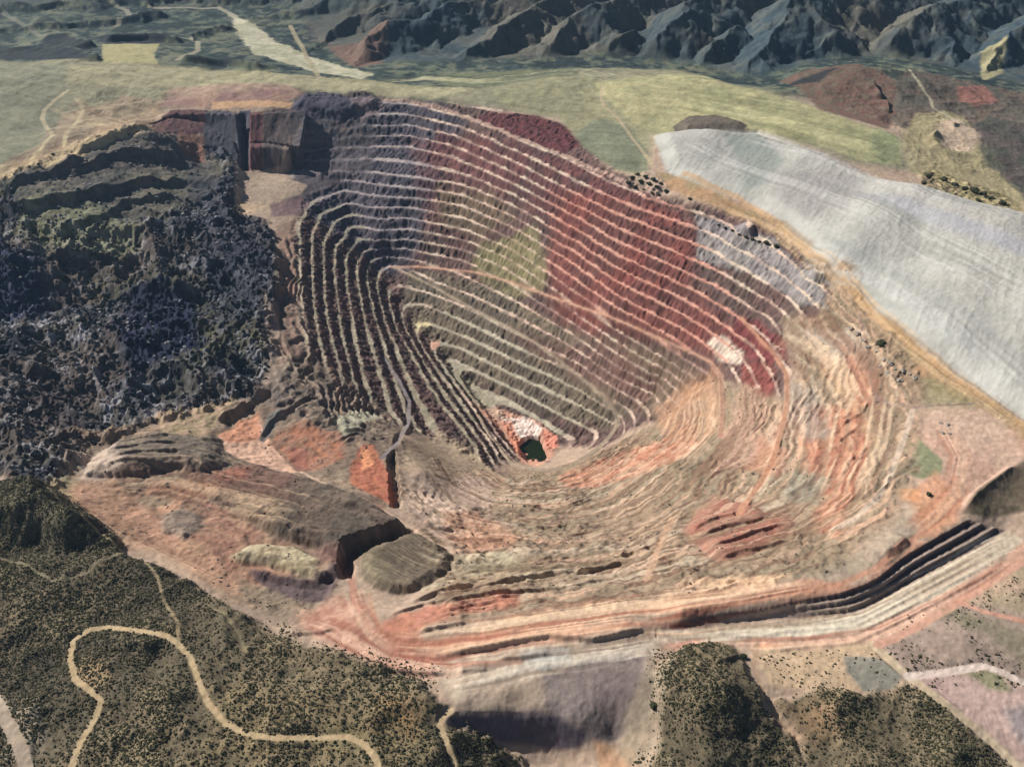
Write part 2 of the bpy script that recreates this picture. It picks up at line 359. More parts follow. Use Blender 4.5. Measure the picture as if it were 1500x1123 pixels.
crest([(1350,62,90),(1385,85,40),(1400,104,5)]); crest([(1435,112,5),(1460,88,55),(1495,70,85),(1560,55,90),(1640,40,90)])
crest([(508,98,5),(540,78,50),(575,68,72),(615,62,60),(660,45,70),(720,30,75)]); crest([(680,98,4),(715,78,45),(760,62,62),(800,42,75),(840,25,85)])
crest([(870,96,4),(890,82,38),(930,70,45)]); crest([(1030,100,4),(1045,84,45),(1075,72,60)])
crest([(560,38,40),(640,22,60),(740,8,70),(860,-8,90)]); crest([(-60,20,20),(80,8,30),(260,-6,40),(420,-12,50)]); crest([(455,72,4),(480,50,26),(530,36,40),(600,28,50)]); crest([(-40,44,6),(60,34,22),(150,30,24),(230,20,30)]); crest([(280,60,4),(300,44,18),(330,34,22)]); crest([(400,18,14),(470,8,34),(560,-4,50)])
for k_ in range(16): 
    a_ = mr_.uniform(-300, 1900); b_ = mr_.uniform(-60, 2); crest([(a_, b_, 40),(a_+mr_.uniform(60,180), b_-mr_.uniform(5,14), mr_.uniform(90,170)),(a_+mr_.uniform(200,330), b_-mr_.uniform(12,25), 60)], 150, .34)
HM = np.zeros_like(Z); WX = X+(14*N1+22*fbm(X, Y, 120, 3, 431)).astype(np.float32); WY = Y+(14*fbm(X, Y, 60, 3, 432)+22*fbm(X, Y, 130, 3, 433)).astype(np.float32)
for u, v in SEG:
    hm_ = max(u[2], v[2]); P_ = np.array([u[:2], v[:2]]); 
    if P_[:,1].max() > 9000: continue
    s = window(P_, hm_/.5+40); x = WX[s]; y = WY[s]; e = P_[1]-P_[0]; l2 = float(e@e)+1e-6
    t = np.clip(((x-P_[0,0])*e[0]+(y-P_[0,1])*e[1])/l2, 0, 1); d = np.hypot(x-P_[0,0]-t*e[0], y-P_[0,1]-t*e[1])
    hh = u[2]*(1-t)+v[2]*t - .58*d - .0*d
    HM[s] = np.maximum(HM[s], hh)
HM = np.maximum(HM, 0); VAL0 = sst(2950, 3300, Y)*sst(-350, -700, X); Z += VAL0*(1-sst(0, .25, MW))*HM; Z += (HM*1.25 + HM/(HM+25)*(6*R2+5*fbm(X, Y, 45, 3, 434, .55, True)))*sst(0, .25, MW)

# roughness by zone
def zone(poly, feather=20, warp=12):
    A = np.zeros_like(Z); s, m = msk(poly, feather, warp); A[s] = m; return A
RUG = zone([(-60,262),(0,262),(60,245),(120,215),(200,192),(260,205),(330,215),(352,250),(345,300),(390,325),(405,360),(412,400),(405,470),(395,540),(370,580),(330,590),(300,600),(250,612),(200,628),(140,655),(100,700),(60,735),(0,700),(-60,690)], 16, 12)
RUGD = fbm(X+.4*Y, Y*.9, 105, 6, 101, .6, True)
RUGR = fbm(X, Y, 42, 4, 105, .6, True)
LEDG = zone([(20,285),(60,250),(110,220),(200,193),(260,205),(310,222),(335,262),(290,300),(200,330),(60,335)], 20, 10)
Z += RUG*(1-.72*LEDG)*(30*RUGD + 10*RUGR + 2.5*fbm(X, Y, 14, 3, 102, .6) + 22*fbm(X, Y, 190, 3, 103))
a_ = math.radians(-14); u_ = X*math.cos(a_)+Y*math.sin(a_); v_ = -X*math.sin(a_)+Y*math.cos(a_)
Z += LEDG*(9*fbm(u_*.22, v_, 60, 3, 104, .5, True))
SCRUB = [zone([(-80,735),(0,715),(60,712),(120,745),(165,795),(180,815),(230,830),(300,870),(370,905),(440,945),(520,970),(600,1000),(655,1030),(645,1060),(700,1090),(760,1110),(780,1200),(-80,1200)], 10, 8),
         zone([(965,985),(1000,955),(1040,942),(1075,945),(1095,985),(1120,1040),(1170,1085),(1190,1200),(930,1200),(960,1100),(960,1040)], 8, 6),
         zone([(1130,1030),(1180,1015),(1260,1018),(1340,1005),(1400,1050),(1480,1120),(1520,1200),(1190,1200),(1170,1085)], 8, 6)]
SCR = np.clip(sum(SCRUB), 0, 1)
Z += SCR*(19*fbm(X, Y, 230, 4, 111, .5, True) + 3.5*N1 + 1.2*N2)
MESS = zone([(120,640),(200,625),(330,590),(420,560),(450,500),(560,590),(600,650),(590,730),(540,770),(500,850),(440,930),(330,880),(240,800),(160,800),(70,720)], 15, 10)
Z += MESS*(2.6*N1 + 1.6*N2)
# flowing ripples west of the pit
RIP = zone([(415,350),(440,360),(450,470),(470,540),(540,590),(580,620),(560,650),(480,640),(420,600),(380,590),(400,540),(412,470),(405,400)], 14, 8)
qr = BASE/9 + 2.2*fbm(X, Y, 150, 3, 121) + .6*N1
Z += RIP*(3.2*np.sin(qr*6.283)+2*N2)
# fields: soft swells
FLD = zone([(-100,92),(0,95),(140,92),(250,96),(400,108),(540,122),(700,130),(850,100),(1000,105),(1100,130),(1200,160),(1320,205),(1340,250),(1250,240),(1100,190),(960,195),(940,260),(850,215),(820,175),(640,145),(430,130),(240,150),(120,200),(0,250),(-100,250)], 25, 8)
Z += FLD*(7*N3+2.2*N1); BRN = zone([(90,170),(150,135),(240,140),(250,160),(220,195),(130,220),(50,250),(40,240)], 20, 10); Z += BRN*9*fbm(X, Y, 110, 4, 451, .5, True)
RGT = zone([(1150,110),(1260,95),(1420,120),(1520,140),(1560,330),(1440,260),(1330,240),(1320,190),(1210,150)], 25, 10); Z += RGT*(10*fbm(X, Y, 120, 5, 421, .55, True))
# the pale tailings hill
TAIL = zone([(958,198),(1010,192),(1110,190),(1200,222),(1350,278),(1500,322),(1640,370),(1640,700),(1500,615),(1400,550),(1300,478),(1200,388),(1150,335),(1100,300),(1010,268),(975,250)], 7, 3)
s_, d_ = sdf([(958,198),(1010,192),(1110,190),(1200,222),(1350,278),(1500,322),(1640,370),(1640,700),(1500,615),(1400,550),(1300,478),(1200,388),(1150,335),(1100,300),(1010,268),(975,250)], 60)
Z[s_] += 14*sst(0, 40, d_)
a_ = math.radians(62); u_ = X*math.cos(a_)+Y*math.sin(a_); v_ = -X*math.sin(a_)+Y*math.cos(a_)
Z += TAIL*(13*fbm(u_*.35, v_, 230, 3, 131) + 1.0*fbm(u_, v_*.3, 60, 2, 132) + 1.0*fbm(u_*.2, v_, 26, 3, 133, .55, True))

# ---- cliffs in the north west
def px3(poly, z): 
    z = np.broadcast_to(z, (len(poly),)); return [(*onz(p[0], p[1], h), h) for p, h in zip(poly, z)]
rast(px3([(222,180),(250,163),(300,163),(345,166),(353,167)], [-6,-2,-2,-2,-2]), px3([(222,192),(250,190),(300,192),(345,212),(352,240)], [-24,-48,-50,-70,-100]))
rast(px3([(366,167),(390,165),(425,163),(450,160)], [-2,-2,-2,-2]), px3([(366,210),(390,209),(425,214),(440,216)], [-62,-62,-66,-66]))
rast(px3([(366,211),(390,210),(425,215)], [-62,-62,-66]), px3([(366,216),(390,215),(425,219)], [-64,-64,-68]))
rast(px3([(366,216),(390,215),(425,219)], [-64,-64,-68]), px3([(362,252),(388,250),(412,252)], [-118,-120,-122]))
CLF = zone([(222,176),(250,160),(352,162),(440,158),(425,215),(412,252),(352,246),(300,205),(222,195)], 6, 2); Z += CLF*(3.2*fbm(X, Y*.4, 26, 4, 191, .6, True))
s_, d_, sd_, t_, L_ = line([(355,165),(357,200),(358,245)], 30)
Z[s_] -= 30*np.clip(1-d_/17, 0, 1)*sst(0, 20, t_)
# dark humps at the head of the pit
plateau([(425,160),(440,140),(475,138),(520,150),(530,168),(500,182),(455,172)], 16, 30, 4)
plateau([(500,135),(540,132),(562,150),(545,168),(515,170)], 10, 25, 4)

# ---- trench at the lower right
def w3(P): return np.array([(*onz(a, b, h), h) for a, b, h in P])
A0 = w3(resamp(*TR[0], 44)); A1 = w3(resamp(*TR[1], 44))
A2 = w3(resamp([(960,936),(1040,935),(1180,930),(1260,915),(1350,868),(1440,815),(1490,785)], [-7,-9,-10,-10,-10,-10,-10], 44))
rast(A1, A2)
seq = [(0, 0), (.09, .32), (.37, .35), (.46, .66), (.75, .69), (.84, .99), (1.0, 1.0)]
prev = A0
for k_ in range(1, len(seq)):
    tp, tz = seq[k_]; cur = A0.copy(); cur[:,:2] = A0[:,:2]*(1-tp)+A1[:,:2]*tp; u_ = sst(14, 22, np.arange(44)); tz = tz*u_+min(1, tp*1.6)*(1-u_); cur[:,2] = A0[:,2]*(1-tz)+A1[:,2]*tz
    rast(prev, cur); prev = cur
for o_, h_ in ((8, 2.0), (18, 2.6), (30, 3.0), (44, 3)):
    P = [(1100,912+o_),(1180,908+o_*.9),(1250,902+o_*.9),(1276,890+o_*.9),(1322,864+o_*1.0),(1376,835+o_*1.0),(1430,806+o_*1.0),(1474,780+o_)]
    scarp(P, h_*.7, 10, 4, 1, 0, .3)

# ---- spoil heaps (outline, rise, edge width)
HEAPS = []; HST = np.zeros_like(Z)
def heap(outline, h, wd, warp=2, label='', col=None, stripes=None, ramp=None):
    s, d = sdf(outline, wd+10, warp)
    a = np.clip(d/wd, 0, 1); a = 1-(1-a)**1.6
    if ramp:
        (ra, rb) = [W([p])[0] for p in ramp]; e_ = rb-ra; a = a*(.15+.85*sst(0, 1, ((X[s]-ra[0])*e_[0]+(Y[s]-ra[1])*e_[1])/(e_@e_)))
    Z[s] += h*a
    if stripes:
        ang, wl, amp = stripes; an = math.radians(ang); u = X[s]*math.cos(an)+Y[s]*math.sin(an); v = -X[s]*math.sin(an)+Y[s]*math.cos(an)
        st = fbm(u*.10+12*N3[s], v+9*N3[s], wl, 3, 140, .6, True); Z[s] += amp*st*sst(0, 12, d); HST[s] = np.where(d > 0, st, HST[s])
    HEAPS.append((s, d > 0, label)); return s, d
B_OUT = [(528,812),(545,802),(575,793),(600,779),(625,790),(650,805),(665,818),(655,842),(630,858),(600,872),(570,870),(545,862),(527,845)]
A_OUT = [(300,700),(350,684),(385,682),(425,694),(450,702),(500,722),(545,745),(585,765),(598,775),(590,785),(555,795),(510,808),(500,822),(470,808),(430,795),(380,775),(340,750),(305,735)]
C_OUT = [(135,668),(170,650),(230,640),(290,640),(325,645),(332,668),(340,682),(300,692),(250,690),(200,700),(150,700),(120,700)]
D_OUT = [(335,818),(365,800),(400,798),(440,806),(470,822),(505,832),(508,850),(470,856),(440,848),(400,836),(355,828)]
E_OUT = [(232,752),(262,742),(300,752),(300,770),(270,790),(235,778)]
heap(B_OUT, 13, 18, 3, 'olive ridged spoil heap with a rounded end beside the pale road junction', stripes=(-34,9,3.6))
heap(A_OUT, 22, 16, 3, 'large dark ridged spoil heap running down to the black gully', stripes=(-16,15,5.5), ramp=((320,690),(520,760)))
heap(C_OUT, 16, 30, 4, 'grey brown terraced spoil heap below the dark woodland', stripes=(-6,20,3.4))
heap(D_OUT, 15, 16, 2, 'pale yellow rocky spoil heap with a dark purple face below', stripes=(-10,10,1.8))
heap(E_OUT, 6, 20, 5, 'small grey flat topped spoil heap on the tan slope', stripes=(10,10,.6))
RM = [(1006,780),(1018,747),(1048,728),(1088,734),(1122,752),(1152,746),(1164,768),(1138,796),(1092,816),(1052,826),(1028,806)]
heap(RM, 8, 34, 4, 'brick red eroded spoil heap in the middle of the near pit wall', stripes=(20,30,3))
# gully between the two heaps and other black breaks
def gully(poly, depth, wd, sub=0):
    s, d, sd, t, L = line(poly, wd*1.6, sub); dd = d*(1+.25*N2[s])
    Z[s] -= depth*(1-sst(wd*.35, wd, dd))
gully([(598,780),(570,790),(540,800),(514,808),(506,822),(508,842)], 24, 15)
gully([(572,662),(577,700),(580,740)], 18, 11)
gully([(335,615),(365,598),(385,578)], 16, 20)
for P, h, Wd, w2, sd_ in [
  # near wall breaks: left to right, drop on the camera side
  ([(590,886),(650,868),(720,858),(800,846),(860,838),(900,828),(930,822)], 9, 40, 5, 1),
  ([(770,775),(830,774),(870,782)], 6, 25, 4, 1), ([(770,790),(800,795),(860,802)], 6, 25, 4, 1),
  ([(900,818),(930,810),(955,802)], 7, 25, 5, 1), ([(690,812),(715,808),(745,808)], 5, 20, 4, 1),
 ([(1020,792),(1060,778),(1100,771),(1135,758)], 6, 26, 4, 1),
  ([(1035,808),(1070,798),(1110,785),(1150,770)], 6, 26, 4, 1), ([(1050,822),(1080,812),(1130,800),(1160,790)], 6, 22, 5, 1), ([(1010,782),(1050,766),(1090,757)], 6, 20, 5, 1),
  ([(640,961),(700,952),(724,947),(770,938),(803,933),(840,936),(868,938),(905,930),(940,922),(962,919)], 7, 30, 5, 1),
  ([(500,962),(530,975),(570,985),(640,988),(665,985)], 6, 20, 4, 1),
  ([(725,965),(770,962),(810,958)], 5, 15, 4, 1), ([(670,985),(690,981),(715,982)], 5, 12, 4, 1),
  ([(610,925),(650,918),(690,912)], 6, 16, 4, 1), ([(560,905),(620,886),(680,878),(740,870),(820,862),(900,846)], 5, 18, 4, 1),
  ([(320,610),(345,600),(375,580)], 10, 30, 10, -1), ([(150,690),(190,686),(250,684),(300,686)], 5, 20, 4, 1),
  ([(150,672),(210,662),(270,658)], 5, 20, 4, 1), ([(160,680),(215,672),(280,670)], 5, 20, 4, 1), ([(160,661),(210,652),(270,648)], 4, 18, 4, 1),
  ([(490,920),(470,928),(440,930),(415,932)], 5, 16, 4, -1),
  ([(480,835),(495,850),(480,880),(460,892)], 8, 24, 9, 1),
  ([(355,834),(400,848),(450,858),(480,862)], 12, 30, 10, 1),
  ([(500,600),(530,596),(550,600)], 7, 24, 6, 1), ([(380,645),(395,620),(415,605),(440,598)], 9, 30, 8, 1),
  ([(1290,812),(1310,805),(1330,788)], 8, 20, 10, 1),
  ([(1410,752),(1430,728),(1460,705),(1490,680)], 12, 16, 10, -1),
  ([(1255,628),(1240,640),(1222,652)], 5, 20, 5, -1), ([(1270,590),(1262,606),(1240,618),(1228,632)], 6, 20, 5, -1),
  ([(1000,735),(1030,712),(1060,680)], 5, 26, 5, -1), ([(985,780),(1000,750),(1030,725)], 4, 20, 5, -1),
  ([(460,985),(500,995),(550,992)], 5, 20, 6, 1), ([(380,945),(430,960),(480,975),(520,985)], 9, 30, 8, 1),
  ([(300,872),(340,900),(380,915)], 6, 20, 6, 1), ([(120,930),(170,945),(240,950)], 7, 40, 8, 1),
  ([(1015,958),(1050,975),(1085,962)], 5, 20, 5, 1),
  ([(100,262),(140,244),(165,232),(200,227),(250,230),(268,240)], 16, 60, 12, 1), ([(110,235),(150,213),(200,195),(225,197)], 12, 50, 12, 1),
  ([(0,288),(50,268),(100,248),(130,236)], 16, 50, 14, 1), ([(0,312),(60,304),(120,290),(165,282),(200,274),(245,272),(272,262)], 18, 60, 14, 1), ([(90,345),(150,318),(180,300),(215,296),(260,290)], 12, 50, 12, 1),
  ([(60,380),(130,372),(200,378)], 14, 60, 14, 1), ([(180,440),(240,430),(290,440)], 20, 60, 30, 1), ([(0,400),(60,395),(90,410)], 16, 60, 30, 1),
  ([(1275,122),(1292,150)], 16, 40, 14, -1), ([(1298,150),(1302,168)], 12, 30, 10, -1), ([(1365,205),(1372,196)], 12, 30, 10, -1), ([(1375,180),(1400,190)], 10, 30, 10, 1),
  ]:
    scarp(P, h, Wd, w2, sd_)
# the ridge whose far side drops into shade at the left edge, and swells behind the fields
plateau([(-40,705),(0,712),(50,716),(100,738),(135,765),(165,797),(150,815),(90,820),(0,790),(-40,790)], 26, 40, 6)
for P in ([(-20,88),(60,78),(130,84),(150,92)], [(150,62),(220,60),(270,66)], [(260,92),(330,98),(390,106)], [(60,60),(110,58),(140,72)]):
    scarp(P, 26, 90, 18, -1 if P[0][0] < 100 else 1)
plateau([(990,180),(1010,170),(1050,168),(1090,182),(1100,190),(1000,192)], 12, 30, 4)
# tailing pond dam below right: grey heap with a steep shaded face towards us
G_OUT = [(655,1045),(700,1015),(745,1012),(800,988),(870,962),(925,958),(958,965),(960,1020),(950,1060),(900,1085),(860,1088),(810,1060),(760,1045),(700,1043)]
s_, d_ = sdf(G_OUT, 50, 2); 

# rocky ground at the foot of the field and by the pit edge
for P in ([(1345,255),(1370,250),(1400,262),(1470,285),(1490,305),(1460,305),(1400,290),(1360,275)], [(1260,500),(1290,495),(1330,525),(1355,550),(1330,565),(1290,560),(1275,530)],
          [(920,255),(950,250),(985,275),(975,290),(930,285)]):
    A = zone(P, 10, 4); Z += A*(7*fbm(X, Y, 30, 3, 151, .6, True))
# pool basin
POOL = [(764,650),(776,643),(790,645),(799,664),(793,671),(778,675),(768,667)]
s_, d_ = sdf([(758,648),(775,638),(792,640),(804,664),(796,676),(778,680),(764,670)], 20); Z[s_] -= 16*sst(-2, 5, d_)

# ------------------------------------------------------------------ roads: grade + colour
def lin(c):
    c = np.array(c, float)/255; return np.where(c <= .04045, c/12.92, ((c+.055)/1.055)**2.4)
ALB = .86
COL = np.zeros(Z.shape+(3,), np.float32); COL[:] = lin((186,160,138))*ALB
LAB = np.zeros(Z.shape, np.int16)
NAMES = ['bare_ground']; META = [dict(kind='structure', label='bare tan and pink ground around the open pit', mat='ground')]
def newlab(name, label, mat='ground', cat=None, group=None):
    NAMES.append(name); META.append(dict(kind=None if cat else 'structure', label=label, mat=mat, cat=cat, group=group)); return len(NAMES)-1
def setlab(mask, name, label, mat='ground', cat=None, group=None):
    k = newlab(name, label, mat, cat, group)
    if isinstance(mask, tuple): LAB[mask[0]][mask[1]] = k
    else: LAB[mask] = k
    return k
def mix(sl_, m, c, var=0, c2=None, wl='N3'):
    c = lin(c)*ALB
    if c2 is not None:
        t = np.clip(.5+.9*(globals()[wl][sl_]), 0, 1)[...,None]; c = c*(1-t)+lin(c2)*ALB*t
    m = m[...,None]
    COL[sl_] = COL[sl_]*(1-m)+c*m
def paint(poly, c, feather=10, k=1.0, warp=6, c2=None, wl='N3'):
    s, m = msk(poly, feather, warp); mix(s, m*k, c, 0, c2, wl)
ALL = (slice(0, NR), slice(0, NCOL))
def wpaint(mask, c, c2=None, wl='N3'): mix(ALL, mask, c, 0, c2, wl)
SL = (Z[2:,1:-1]-Z[:-2,1:-1])

# valley and mountains
ME0 = sst(.03, .2, MW)
VAL = sst(2780, 3000, Y)*np.ones_like(Z)
VN = fbm(X, Y*.6, 130, 4, 401, .6); Z += VAL*(1-MW)*(7*fbm(X, Y, 240, 5, 402, .55, True)+3*VN)
wpaint(VAL, (84,96,86), (64,78,78)); wpaint(VAL*sst(.1,.5,VN)*.7, (122,124,100)); wpaint(VAL*sst(-.05,-.45,VN)*.8, (46,58,62)); VT = fbm(X, Y, 34, 3, 441, .65); wpaint(VAL*(1-ME0)*sst(.0,.4,VT)*.75, (40,52,52)); wpaint(VAL*(1-ME0)*sst(.15,.5,-VT)*.5, (128,130,104))
wpaint(MW, (84,92,84), (104,100,84), 'N3')

# rugged dark country
wpaint(RUG, (74,75,82), (94,88,82), 'N1')
wpaint(RUG*sst(.05,.5,N2)*sst(-.2,.4,RUGR)*.75, (164,162,168)); wpaint(RUG*sst(.1,.5,N3)*.6, (104,100,66), (70,70,62), 'N2')
wpaint(RUG*sst(-.1,-.5,N1)*.7, (38,40,50)); wpaint(RUG*sst(.1,.5,-N3)*.45, (104,86,74))
wpaint(LEDG*.9, (92,90,86), (116,110,96), 'N1')
paint([(90,232),(150,205),(200,190),(300,205),(330,225),(300,250),(150,260),(60,280)], (98,92,92), 14, .6, 12, (120,108,98), 'N2')
paint([(40,300),(150,300),(200,335),(180,380),(80,370),(20,345)], (120,120,84), 30, .7, 25, (150,150,120), 'N2')
paint([(120,400),(250,390),(330,420),(300,480),(220,470),(140,440)], (104,100,62), 40, .5, 30, (70,66,56), 'N2')
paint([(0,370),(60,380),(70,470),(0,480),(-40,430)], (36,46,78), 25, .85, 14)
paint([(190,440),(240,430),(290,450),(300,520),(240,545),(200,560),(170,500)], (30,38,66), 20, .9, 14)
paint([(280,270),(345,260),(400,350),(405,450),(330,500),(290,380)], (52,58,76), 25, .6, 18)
# mess south-west
wpaint(MESS, (152,132,112), (132,112,96), 'N1'); wpaint(MESS*sst(.05,.5,N3)*.6, (168,112,90))
wpaint(RIP, (140,124,108), (112,100,94), 'N1')
# fields
wpaint(FLD, (160,152,116), (140,136,106), 'N3')
paint([(-100,95),(100,97),(100,190),(60,235),(-100,250)], (128,128,104), 40, .8, 20, (140,138,112), 'N1')
paint([(100,100),(250,98),(500,115),(700,132),(640,145),(430,125),(200,130),(100,125)], (176,166,124), 15, .7, 8)
paint([(150,66),(235,66),(225,80),(232,95),(150,94)], (178,168,120), 5, .9, 3)
paint([(250,130),(330,122),(420,122),(450,140),(400,158),(300,160),(230,158)], (168,126,118), 14, .7, 10, (190,150,124), 'N1')
paint([(90,170),(180,140),(240,150),(220,190),(130,215),(40,250),(0,262),(0,245),(60,215)], (176,148,116), 10, .75, 8, (150,128,104), 'N1')
paint([(0,245),(60,238),(130,205),(210,186),(220,196),(140,222),(60,258),(0,268)], (196,174,136), 6, .9, 5)
paint([(720,135),(850,105),(890,130),(950,200),(930,255),(880,235),(850,200),(820,172),(740,160)], (166,160,114), 12, .7, 8, (150,146,108), 'N1')
paint([(840,195),(880,170),(920,180),(952,225),(950,250),(900,248),(860,222)], (128,132,104), 10, .9, 6)
paint([(870,120),(1000,110),(1100,132),(1200,160),(1315,205),(1320,240),(1260,235),(1110,190),(960,195),(930,180),(885,140)], (166,164,112), 8, .85, 6, (188,178,122), 'N1')
paint([(1130,180),(1200,190),(1190,210),(1140,200)], (140,138,92), 12, .7, 8)
paint([(1280,185),(1315,200),(1318,235),(1290,240),(1270,215)], (136,152,104), 12, .6, 6)
paint([(985,183),(1010,168),(1050,166),(1095,184),(1090,192),(990,194)], (104,92,82), 4, .95, 4)
paint([(1140,120),(1250,96),(1310,120),(1320,165),(1300,190),(1200,160)], (122,88,78), 8, .9, 6, (104,92,76), 'N2')
paint([(1310,120),(1340,105),(1420,120),(1520,140),(1560,330),(1440,250),(1370,210),(1310,185)], (96,92,82), 12, .9, 8, (112,96,84), 'N1')
paint([(1340,170),(1400,165),(1450,215),(1500,290),(1500,325),(1380,270),(1330,250),(1320,205)], (176,164,124), 8, .9, 8, (158,146,108), 'N2')
paint([(1420,190),(1450,170),(1560,200),(1560,330),(1495,285),(1440,235)], (100,88,84), 10, .85, 8, (76,80,72), 'N1')
paint([(1370,185),(1400,175),(1440,200),(1420,225),(1380,215)], (206,180,156), 8, .8, 6)
paint([(1400,130),(1440,125),(1460,150),(1430,158),(1405,150)], (156,104,92), 8, .8, 5)
paint([(1432,92),(1465,88),(1468,112),(1440,118)], (170,162,122), 6, .9, 4)
paint([(1345,252),(1370,248),(1470,282),(1495,300),(1480,318),(1400,292),(1355,275)], (108,98,66), 6, .8, 5, (180,164,120), 'N2')
# dark hump and rubbly band behind the fields, dry riverbed
paint([(640,110),(760,104),(850,98),(850,112),(780,120),(700,130),(650,124)], (118,122,92), 8, .8, 6)
paint([(335,20),(358,30),(392,52),(440,78),(490,94),(545,110),(530,118),(470,108),(415,92),(372,80),(352,56),(342,36)], (206,198,170), 7, .95, 13, (176,172,142), 'N1')
paint([(470,60),(540,62),(570,60),(560,95),(520,100)], (126,98,84), 14, .8, 8)
paint([(440,10),(560,0),(580,20),(520,50),(460,60)], (110,98,92), 30, .6, 20)
# tailings hill
wpaint(TAIL, (182,180,172), (192,186,176), 'N3'); wpaint(TAIL*sst(.15,.5,N1)*.35, (204,202,194)); wpaint(TAIL*sst(.15,.5,-N1)*.35, (162,162,156))
paint([(1060,200),(1110,195),(1150,240),(1120,275),(1090,290),(1080,240)], (142,150,142), 16, .8, 10)
paint([(1130,260),(1250,260),(1260,300),(1180,330),(1140,300)], (164,154,152), 24, .6, 14)
paint([(1240,290),(1320,300),(1500,370),(1500,395),(1330,330)], (176,176,188), 14, .5, 8)
s_, d_, *_ = line([(962,199),(1010,196),(1110,192),(1200,224),(1350,281),(1500,326)], 20); mix(s_, np.clip(1-d_/8, 0, 1)*.7, (206,198,180))
# eastern apron
paint([(960,250),(1000,262),(1100,305),(1200,392),(1300,482),(1400,556),(1500,620),(1560,680),(1500,660),(1440,600),(1360,570),(1280,500),(1230,420),(1130,345),(1050,305),(980,280)], (190,150,112), 8, .95, 5, (168,146,108), 'N1')
paint([(1100,330),(1180,380),(1290,485),(1340,540),(1310,545),(1240,450),(1150,370)], (146,140,98), 8, .7, 8)
paint([(1360,545),(1440,585),(1420,605),(1360,600),(1330,560)], (152,142,104), 12, .7, 8)
paint([(1340,600),(1450,600),(1520,660),(1480,690),(1400,760),(1380,740),(1340,700)], (206,164,142), 14, .85, 8, (214,180,156), 'N1')
paint([(1320,645),(1345,640),(1382,675),(1378,695),(1350,702),(1312,690)], (138,142,108), 3, .95, 2)
paint([(1370,690),(1400,720),(1405,765),(1370,790),(1340,790),(1330,730)], (216,148,106), 10, .6, 8)
paint([(1310,715),(1345,716),(1345,735),(1318,732)], (228,160,110), 6, .8, 4)
paint([(1215,815),(1290,740),(1340,740),(1350,790),(1280,830),(1190,850),(1120,850),(1150,815)], (190,168,146), 14, .8, 8, (176,160,138), 'N1')
# pit rock
wpaint(TW, (114,88,82), (100,82,76), 'N1')
paint([(425,175),(440,150),(560,145),(640,152),(680,180),(640,290),(600,400),(560,400),(420,300)], (92,88,98), 25, .85, 10, (82,80,92), 'N1')
paint([(690,175),(740,166),(790,170),(830,186),(852,215),(820,228),(760,205)], (112,62,64), 6, .95, 5, (96,58,60), 'N2')
paint([(640,190),(760,205),(870,250),(960,290),(1020,340),(1015,420),(1060,470),(1120,520),(1100,540),(1000,480),(900,430),(850,380),(800,330),(760,300),(700,260),(620,240)], (118,70,68), 24, .85, 16, (98,68,68), 'N1')
paint([(820,280),(1000,310),(1020,350),(1010,420),(1100,500),(1090,530),(960,500),(870,500),(810,470),(800,380)], (134,76,68), 22, .85, 14, (112,72,66), 'N1')
paint([(600,200),(700,205),(740,250),(740,330),(700,360),(620,330)], (120,80,78), 25, .6, 14)
paint([(700,360),(780,330),(800,370),(800,420),(740,440),(690,400)], (146,138,96), 10, .75, 8)
paint([(640,270),(720,280),(760,320),(700,350),(640,320)], (122,112,84), 20, .55, 10)
paint([(600,395),(720,415),(880,500),(940,590),(900,630),(780,600),(640,520),(590,450)], (124,112,92), 14, .85, 8, (112,102,88), 'N1')
paint([(880,500),(1000,520),(1060,560),(1040,600),(960,620),(920,580)], (132,112,92), 14, .8, 8)
paint([(740,480),(880,500),(960,560),(940,600),(880,570),(780,520)], (128,84,82), 18, .5, 10)
paint([(1020,318),(1060,325),(1130,350),(1200,415),(1220,455),(1190,450),(1100,400),(1022,378)], (142,134,134), 6, .95, 5, (154,146,142), 'N1')
paint([(1080,460),(1110,470),(1150,500),(1155,525),(1120,540),(1070,500)], (128,66,66), 6, .9, 5)
paint([(1090,530),(1130,530),(1140,560),(1130,590),(1100,590),(1085,560)], (146,78,70), 8, .85, 5)
paint([(1035,500),(1060,490),(1092,515),(1085,535),(1050,530)], (226,206,186), 4, .85, 5)
paint([(425,380),(450,380),(470,520),(600,620),(720,665),(700,690),(600,640),(480,590),(440,540)], (120,104,90), 10, .5, 6)
# bench treads: paler broken rock
wpaint(TW*TREAD*(1-.7*NWD)*(.66+.34*np.clip(2.2*N2+1.2*N1,-1,1)), (224,188,168), (226,202,178), 'N1')
paintT = [([(425,175),(440,150),(600,140),(640,260),(600,400),(560,400),(420,300)], (160,152,156)),
          ([(430,290),(520,300),(560,400),(700,620),(700,670),(600,640),(440,560),(425,400)], (160,154,128)),
          ([(560,420),(700,460),(850,560),(900,625),(800,640),(640,540)], (182,176,152)),
          ([(800,280),(1000,300),(1100,480),(1060,540),(900,470),(800,400)], (218,146,124))]
for P, c in paintT:
    s, m = msk(P, 15, 8); mix(s, m*TREAD[s]*TW[s]*.75, c)
for P_, c_ in (([(594,463),(626,455),(632,480),(604,488)], (230,212,160)), ([(614,490),(646,490),(644,510),(622,512)], (226,170,144))):
    s_, m_ = msk(P_, 4, 2); mix(s_, m_*.85*np.clip(TREAD[s_]+.1, 0, 1), c_)
